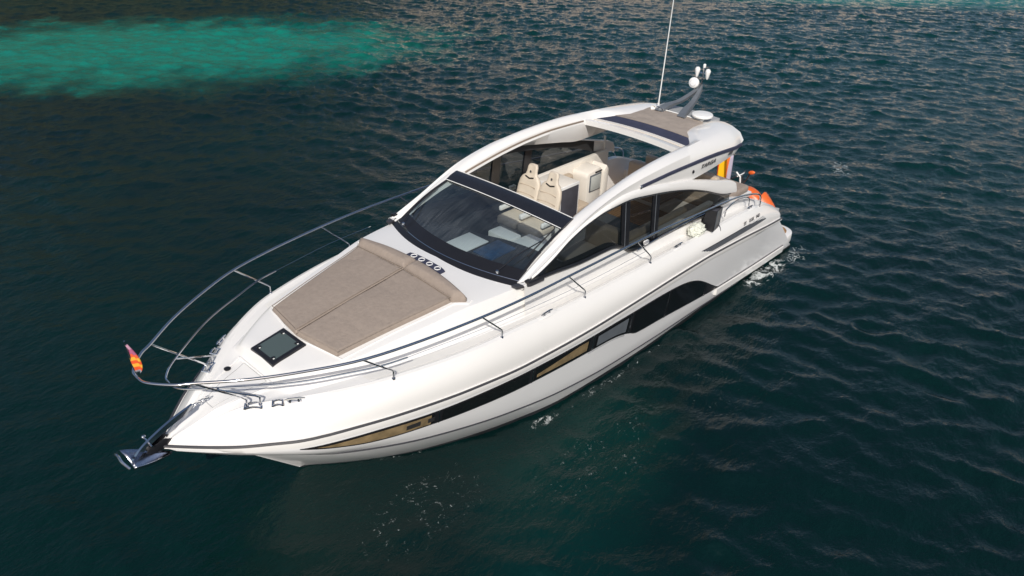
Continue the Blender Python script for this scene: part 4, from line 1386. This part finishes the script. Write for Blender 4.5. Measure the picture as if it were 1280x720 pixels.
# ================================================================== COCKPIT FURNITURE (parts of the yacht)
def helm_seat(x, y, s_name='helm_seat'):
    e = bpy.data.objects.new(s_name, None); COL.objects.link(e); e.parent = Y
    e.location = Vector((x, y, 1.2)) - world_loc(Y)
    mb = MB()
    # shield shaped backrest, leaning aft
    prof = [(0, .22), (.10, .255), (.30, .275), (.48, .27), (.60, .245), (.67, .20), (.715, .135), (.78, .118), (.86, .115), (.90, .09)]
    rows = []
    for h, w in prof:
        xb = x - .24 - h * .24; z = 1.90 + h
        th = .075 if h < .7 else .055
        row = []
        for q in np.linspace(0, 2 * math.pi, 20, endpoint=False):
            cy = math.copysign(abs(math.cos(q)) ** .7, math.cos(q)); sx = math.copysign(abs(math.sin(q)) ** .8, math.sin(q))
            dish = .035 * (1 - (cy) ** 2) if sx > 0 else 0
            row.append((xb + sx * th - dish, y + cy * w, z))
        rows.append(row)
    mb.loft(rows, True, True)
    mb.build('backrest', M['leather'], e, angle=60)
    mb = MB()
    for h, w in ((.20, .20), (.36, .21), (.52, .19)):
        mb.tube([(x - .24 - h * .24 + .075 - .034 * (1 - (t / 1.1) ** 2), y + t * w, 1.90 + h) for t in np.linspace(-1, 1, 9)], .006, 5)
    mb.build('backrest_seam', M['leather2'], e)
    mb = MB(); mb.tube([(x - .24 - .70 * .24 + .06, y - .10, 1.90 + .69), (x - .24 - .68 * .24 + .062, y, 1.90 + .665), (x - .24 - .70 * .24 + .06, y + .10, 1.90 + .69)], .012, 6)
    mb.build('headrest_slot', M['black'], e)
    mb = MB(); mb.lathe([(.022, 0), (.016, .008), (0, .01)], (x - .24 - .80 * .24 + .055, y, 1.90 + .79), (1, 0, .25), 10)
    mb.build('emblem', M['trim'], e)
    mb = MB(); mb.box(x - .28, x + .28, y - .25, y + .25, 1.74, 1.92, .06, 3)
    mb.build('seat', M['leather'], e)
    for k in (-1, 1):
        mb = MB(); mb.box(x - .26, x + .16, y + k * .27 - .035, y + k * .27 + .035, 1.95, 2.05, .03, 3)
        mb.build('armrest', M['white'], e)
    mb = MB(); mb.box(x - .22, x + .22, y - .22, y + .22, 1.2, 1.74, .03)
    mb.build('pedestal', M['white'], e)
helm_seat(6.52, -1.04)
helm_seat(6.52, -.52)

# dashboard: dark vinyl top behind the screen, helm pod to starboard, pale lockers to port
dash_aft = pch([-1.4, -.9, -.42, .27, .89, 1.4], [8.66, 8.60, 8.30, 8.02, 7.95, 7.95])
mb = MB(); rows = []
for y in np.linspace(-1.36, 1.36, 25):
    f = ws_b(y) + Vector((-.08, 0, 0))
    a = dash_aft(y)
    hump = .07 * math.exp(-((y + .7) / .35) ** 2)
    rows.append([(f.x, y, 2.50), (f.x - .25, y, 2.46 + hump * .5), (a + .1, y, 2.42 + hump), (a, y, 2.37 + hump), (a - .04, y, 2.1), (a + .05, y, 1.25)])
mb.loft(rows)
dash = mb.build('dashboard', M['dash'], Y, angle=40)
mb = MB(); mb.prism([(8.58, 2.40), (8.40, 2.34), (8.26, 1.95), (8.40, 1.60), (8.6, 1.60)], -1.20, -.42, 'xz', bev=.02)
mb.build('helm_pod', M['dash'], dash)
for y0 in (-1.15, -.78):
    mb = MB(); mb.prism([(8.405, 2.31), (8.275, 2.0), (8.262, 2.005), (8.39, 2.315)], y0, y0 + .30, 'xz')
    mb.build('display', M['screen'], dash)
mb = MB()
cw = Vector((8.10, -.86, 2.05)); ax = Vector((-.75, 0, .66)).normalized(); u_ = Vector((0, 1, 0)); w_ = ax.cross(u_)
mb.tube([cw + (u_ * math.cos(q) + w_ * math.sin(q)) * .19 for q in np.linspace(0, 2 * math.pi, 29)], .017, 8)
for q in (.5, 2.6, 4.7):
    mb.tube([cw - ax * .03, cw + (u_ * math.cos(q) + w_ * math.sin(q)) * .185], .012, 6)
mb.tube([cw - ax * .03, cw - ax * .14], .03, 8)
mb.build('steering_wheel', M['black'], Y)
# painted sunlit patch on the dash, blue chart cover and lockers under the screen
mb = MB(); mb.box(8.46, 8.98, -.28, .17, 2.475, 2.492, .006); mb.build('dash_sun_patch', M['white'], dash)  # white plate stands in for the sunlit patch on the dash
mb = MB(); mb.box(8.30, 8.86, .22, .62, 2.455, 2.485, .006); mb.build('chart_cover', simple('blue_cover', (.012, .05, .12), .3, var=.5, scale=9), dash)
mb = MB(); mb.box(7.22, 7.52, -.78, -.24, 1.2, 2.02, .02); mb.build('sunlit_helm_block', M['white'], Y)  # plain white block added for a bright sunlit surface near the helm
mb = MB(); mb.box(7.03, 7.50, -.22, .32, 1.2, 2.0, .02); mb.build('sunlit_locker_block', M['white'], Y)  # second white block, put in where a lit locker top shows
mb = MB(); mb.box(6.6, 7.35, .66, 1.38, 1.2, 1.95, .04); mb.build('port_seat_base', M['white'], Y)
mb = MB(); mb.box(6.6, 7.33, .67, 1.37, 1.95, 2.06, .04, 3); mb.build('port_seat_cushion', M['leather'], Y)
mb = MB(); mb.box(6.42, 6.6, .67, 1.37, 1.95, 2.45, .05, 3); mb.build('port_seat_back', M['leather2'], Y)
# starboard wall, galley unit, lounge seating, aft wet bar
mb = MB(); mb.box(3.3, 5.75, -1.42, -1.32, 1.2, 2.33, .02); mb.build('starboard_liner', M['cream'], Y)
mb = MB(); mb.box(5.76, 8.3, -1.42, -1.33, 1.2, 2.1, .02); mb.build('helm_liner', M['dash'], Y)
mb = MB(); mb.box(3.5, 8.3, 1.30, 1.42, 1.2, 2.08, .02); mb.build('port_liner', M['cream'], Y)
mb = MB(); mb.box(5.15, 5.72, -1.30, -.62, 1.2, 2.34, .015); gal = mb.build('galley_unit', M['white'], Y)
mb = MB(); mb.box(5.20, 5.70, -.622, -.605, 1.28, 2.29, .004); mb.build('galley_door', M['charcoal'], gal)
mb = MB(); mb.box(5.19, 5.69, -1.27, -.65, 2.342, 2.354, .004); mb.build('galley_worktop', M['cream'], gal)
def sofa(x0, x1, y0, y1, back):
    mb = MB(); mb.box(x0, x1, y0, y1, 1.2, 1.58, .02); b_ = mb.build('sofa_base', M['cream'], Y)
    mb = MB(); mb.box(x0 + .01, x1 - .01, y0 + .01, y1 - .01, 1.58, 1.72, .045, 3); mb.build('seat_cushion', M['leather2'], b_)
    mb = MB()
    if back == 'x0': mb.box(x0, x0 + .16, y0, y1, 1.70, 2.12, .05, 3)
    if back == 'x1': mb.box(x1 - .16, x1, y0, y1, 1.70, 2.12, .05, 3)
    if back == 'y0': mb.box(x0, x1, y0, y0 + .16, 1.70, 2.20, .05, 3)
    if back == 'y1': mb.box(x0, x1, y1 - .16, y1, 1.70, 2.12, .05, 3)
    mb.build('seat_back', M['leather2'], b_)
sofa(4.68, 5.13, -1.30, -.66, 'y0')
sofa(4.2, 6.4, .62, 1.28, 'y1')
sofa(2.35, 2.95, -.9, .9, 'x0')
mb = MB(); mb.prism([(4.06, 1.2), (4.06, 2.22), (4.14, 2.29), (4.52, 2.22), (4.55, 2.14), (4.50, 1.2)], -1.31, -.90, 'xz', bev=.03); bar = mb.build('wet_bar', M['cream'], Y)
mb = MB(); mb.box(4.10, 4.47, -.902, -.88, 1.80, 2.17, .012); d_ = mb.build('bar_door', M['greyp'], bar)
mb = MB(); mb.box(4.13, 4.44, -.881, -.87, 1.83, 2.14, .01); mb.build('door_panel', M['palegrey'], d_)
mb = MB(); mb.box(4.08, 4.30, -.905, -.88, 2.19, 2.215, .008); mb.build('bar_vent', M['black'], bar)
mb = MB(); mb.prism([(3.78, 1.2), (3.76, 2.12), (3.84, 2.24), (3.94, 2.12), (3.95, 1.2)], -1.32, -.94, 'xz', bev=.03); mb.build('cockpit_post', M['cream'], Y)
mb = MB(); mb.tube([(3.35, -1.42, 2.1), (3.35, -1.42, 2.62)], .022, 8); mb.build('grab_pole', M['cream'], Y)
tb = MB(); tb.box(3.0, 3.9, -.3, .45, 1.78, 1.82, .015); tbl = tb.build('cockpit_table', M['teak'], Y)
mb = MB(); mb.tube([(3.45, .08, 1.2), (3.45, .08, 1.78)], .045, 10); mb.build('table_leg', M['steel'], tbl)
mb = MB(); mb.box(2.3, 2.5, -1.42, -.95, 1.2, 1.62, .03); mb.build('cockpit_locker', M['white'], Y)

# aft sunbed over the garage
mb = MB(); mb.box(1.38, 2.62, -1.12, 1.12, 1.55, 1.72, .06, 3); sb = mb.build('aft_sunbed', M['cushion'], Y)
mb = MB(); mb.box(1.30, 2.70, -1.17, 1.17, 1.44, 1.57, .04, 2); mb.build('sunbed_surround', M['gelcoat'], sb)
mb = MB(); mb.box(2.62, 2.86, -1.1, 1.1, 1.55, 2.02, .07, 3); mb.build('sunbed_backrest', M['leather2'], sb)

# ================================================================== LOOSE THINGS ABOARD
bag = empty('deck_box', (4.12, 1.76, 1.84), 'black open-topped fabric deck box beside the crumpled towel on the port side deck', 'box')
mb = MB()
ang = R(14)
tm = Matrix.Translation((4.12, 1.76, 1.84)) @ Matrix.Rotation(ang, 4, 'Z') @ Matrix.Rotation(R(-8), 4, 'Y')
for (a, c, d, e, f, g) in ((-.21, .21, -.11, -.095, .02, .40), (-.21, .21, .095, .11, .02, .40), (-.21, -.195, -.11, .11, .02, .40), (.195, .21, -.11, .11, .02, .40), (-.21, .21, -.11, .11, .0, .03)):
    mb.box(a, c, d, e, f, g, .006, 1, tm)
mb.build('shell', M['black'], bag)
mb = MB()
mb.box(-.19, .19, -.09, .09, .30, .36, .02, 2, tm)
mb.build('padding', M['charcoal'], bag)
mb = MB()
for dx in (-.15, .15):
    mb.box(dx - .012, dx + .012, .108, .118, .03, .40, .003, 1, tm)
mb.build('strap', M['greyp'], bag)
mb = MB(); mb.tube([tm @ Vector((-.15, .12, .05)), tm @ Vector((-.16, .15, .0)), tm @ Vector((-.15, .17, -.06))], .006, 6)
mb.build('cord', M['black'], bag)

t = bmesh.new()
bmesh.ops.create_icosphere(t, subdivisions=5, radius=1.0)
for q in t.verts:
    n = q.co.normalized()
    d = 1 + .28 * noise.noise(n * 2.3 + Vector((3, 1, 5))) + .22 * abs(noise.noise(n * 5.1)) - .16 * abs(noise.noise(n * 9.0 + Vector((1, 2, 3))))
    q.co = Vector((n.x * .21 * d, n.y * .13 * d, max(-.06, n.z * .12 * d)))
mb = MB(); mb.merge(t, Matrix.Translation((4.58, 1.72, 1.94)) @ Matrix.Rotation(R(8), 4, 'Z'))
tw = mb.build('towel', M['towel'], None, angle=80, loc=(4.58, 1.72, 1.87))
tw['label'] = 'crumpled white towel heaped on the port side deck next to the black box'; tw['category'] = 'towel'

# ================================================================== JET SKI on the swim platform
ski = empty('jet_ski', (.45, .35, .37), 'orange and grey jet ski stowed crosswise on the swim platform', 'jet ski')
def ski_w(f):  # half width along the length, f = 0 stern (starboard) .. 1 bow (port)
    return .36 * (1 - max(0, (f - .55) / .45) ** 2.2) + .02
mb = MB(); rows = []
Ls = 2.35; y_s = -.85
for f in np.linspace(0, 1, 25):
    w = ski_w(f); yy = y_s + f * Ls; rise = .22 * max(0, (f - .5) / .5) ** 2
    rows.append([(.47 + a * w, yy, .40 + b + rise * c) for a, b, c in ((0, 0, 1.3), (.6, .06, 1.1), (1, .22, .9), (1.03, .34, .8), (.85, .42, .8), (0, .44, .8), (-.85, .42, .8), (-1.03, .34, .8), (-1, .22, .9), (-.6, .06, 1.1))])
mb.loft(rows, True, True)
mb.build('lower_hull', M['lightgrey'], ski)
mb = MB(); rows = []
for f in np.linspace(0, 1, 17):
    g = .54 + .34 * f
    yy = y_s + g * Ls
    w = ski_w(g) * .78 * (1 - .25 * f)
    h = .47 * math.sin(math.pi * min(1, (.28 + .72 * f)) * .98) ** .8
    base = .78 + .17 * max(0, (g - .5) / .5) ** 2
    rows.append([(.47 + w * a, yy, base + h * b) for a, b in ((1, 0), (.97, .35), (.75, .78), (.35, .98), (0, 1), (-.35, .98), (-.75, .78), (-.97, .35), (-1, 0))])
mb.loft(rows, True, True)
mb.build('hood', M['orange'], ski, angle=50)
mb = MB(); rows = []
for f in np.linspace(0, 1, 11):
    g = .82 + .16 * f
    yy = y_s + g * Ls; w = ski_w(g) * .9
    h = .34 * (1 - f) ** .8 + .05
    rows.append([(.47 + w * a, yy, .86 + h * b) for a, b in ((1, 0), (.9, .6), (.5, .95), (0, 1.05), (-.5, .95), (-.9, .6), (-1, 0))])
mb.loft(rows, True, True)
mb.build('nose_cowl', M['orange'], ski, angle=50)
mb = MB()
mb.tube([(.47 + ski_w(f) * .98, y_s + f * Ls, .87 + .10 * max(0, (f - .5) / .5) ** 2) for f in np.linspace(.3, .99, 16)], .06, 8)
mb.build('bumper', M['lightgrey'], ski)
mb = MB(); rows = []
for f in np.linspace(0, 1, 13):
    yy = y_s + (.04 + .46 * f) * Ls
    h = .36 + .08 * math.sin(f * 3.0) - .05 * (1 - f)
    w = .15 + .03 * (1 - f)
    rows.append([(.47 + w * a, yy, .78 + h * b) for a, b in ((1.1, 0), (1, .6), (.8, .95), (0, 1.02), (-.8, .95), (-1, .6), (-1.1, 0))])
mb.loft(rows, True, True)
mb.build('saddle', M['charcoal'], ski, angle=50)
for k in (-1, 1):
    mb = MB(); rows = []
    for f in np.linspace(.05, .80, 14):
        yy = y_s + f * Ls; w = ski_w(f)
        rows.append([(.47 + k * w * .62, yy, .83), (.47 + k * w * .68, yy, .90), (.47 + k * w * .95, yy, .90), (.47 + k * w * 1.03, yy, .80)])
    mb.loft(rows, True, True)
    mb.build('side_rail', M['orange'], ski)
    mb = MB(); mb.box(.47 + k * .21 - .05, .47 + k * .21 + .05, -.6, .55, .825, .84, .004)
    mb.build('footwell_mat', M['charcoal'], ski)
col_b = Vector((.47, .52, 1.20)); col_t = Vector((.47, .44, 1.47))
mb = MB(); mb.tube([col_b, col_t], [.07, .05], 10); mb.build('steering_column', M['black'], ski)
mb = MB()
mb.tube([(.47 + k * .30, y_s + .56 * Ls, .92) if False else (.47 + .30 * math.sin(q), y_s + .55 * Ls + .0, .86 + .34 * math.cos(q)) for q in np.linspace(-1.5, 1.5, 13)], .03, 6)
mb.build('hood_trim', M['charcoal'], ski)
mb = MB(); mb.tube([col_t + Vector((-.30, -.06, .0)), col_t + Vector((-.12, 0, .03)), col_t + Vector((.12, 0, .03)), col_t + Vector((.30, -.06, .0))], .014, 8)
hb = mb.build('handlebar', M['white'], ski)
for k in (-1, 1):
    mb = MB(); mb.tube([col_t + Vector((k * .17, -.02, .02)), col_t + Vector((k * .32, -.065, -.002))], .02, 8); mb.build('grip', M['black'], hb)
mb = MB(); mb.tube([Vector((.62, .60, 1.36)), Vector((.66, .70, 1.56)), Vector((.66, .74, 1.66))], .016, 7)
mir_ = mb.build('mirror_arm', M['black'], ski)
mb = MB(); mb.ell((.66, .77, 1.70), (.035, .085, .045), 12, 8, Matrix.Rotation(R(20), 3, 'X')); mb.build('mirror', M['orange'], mir_)
mb = MB(); mb.tube([Vector((.60, .52, 1.32)), Vector((.62, .50, 1.50)), Vector((.60, .38, 1.58))], .02, 7); mb.build('windshield_post', M['white'], ski)
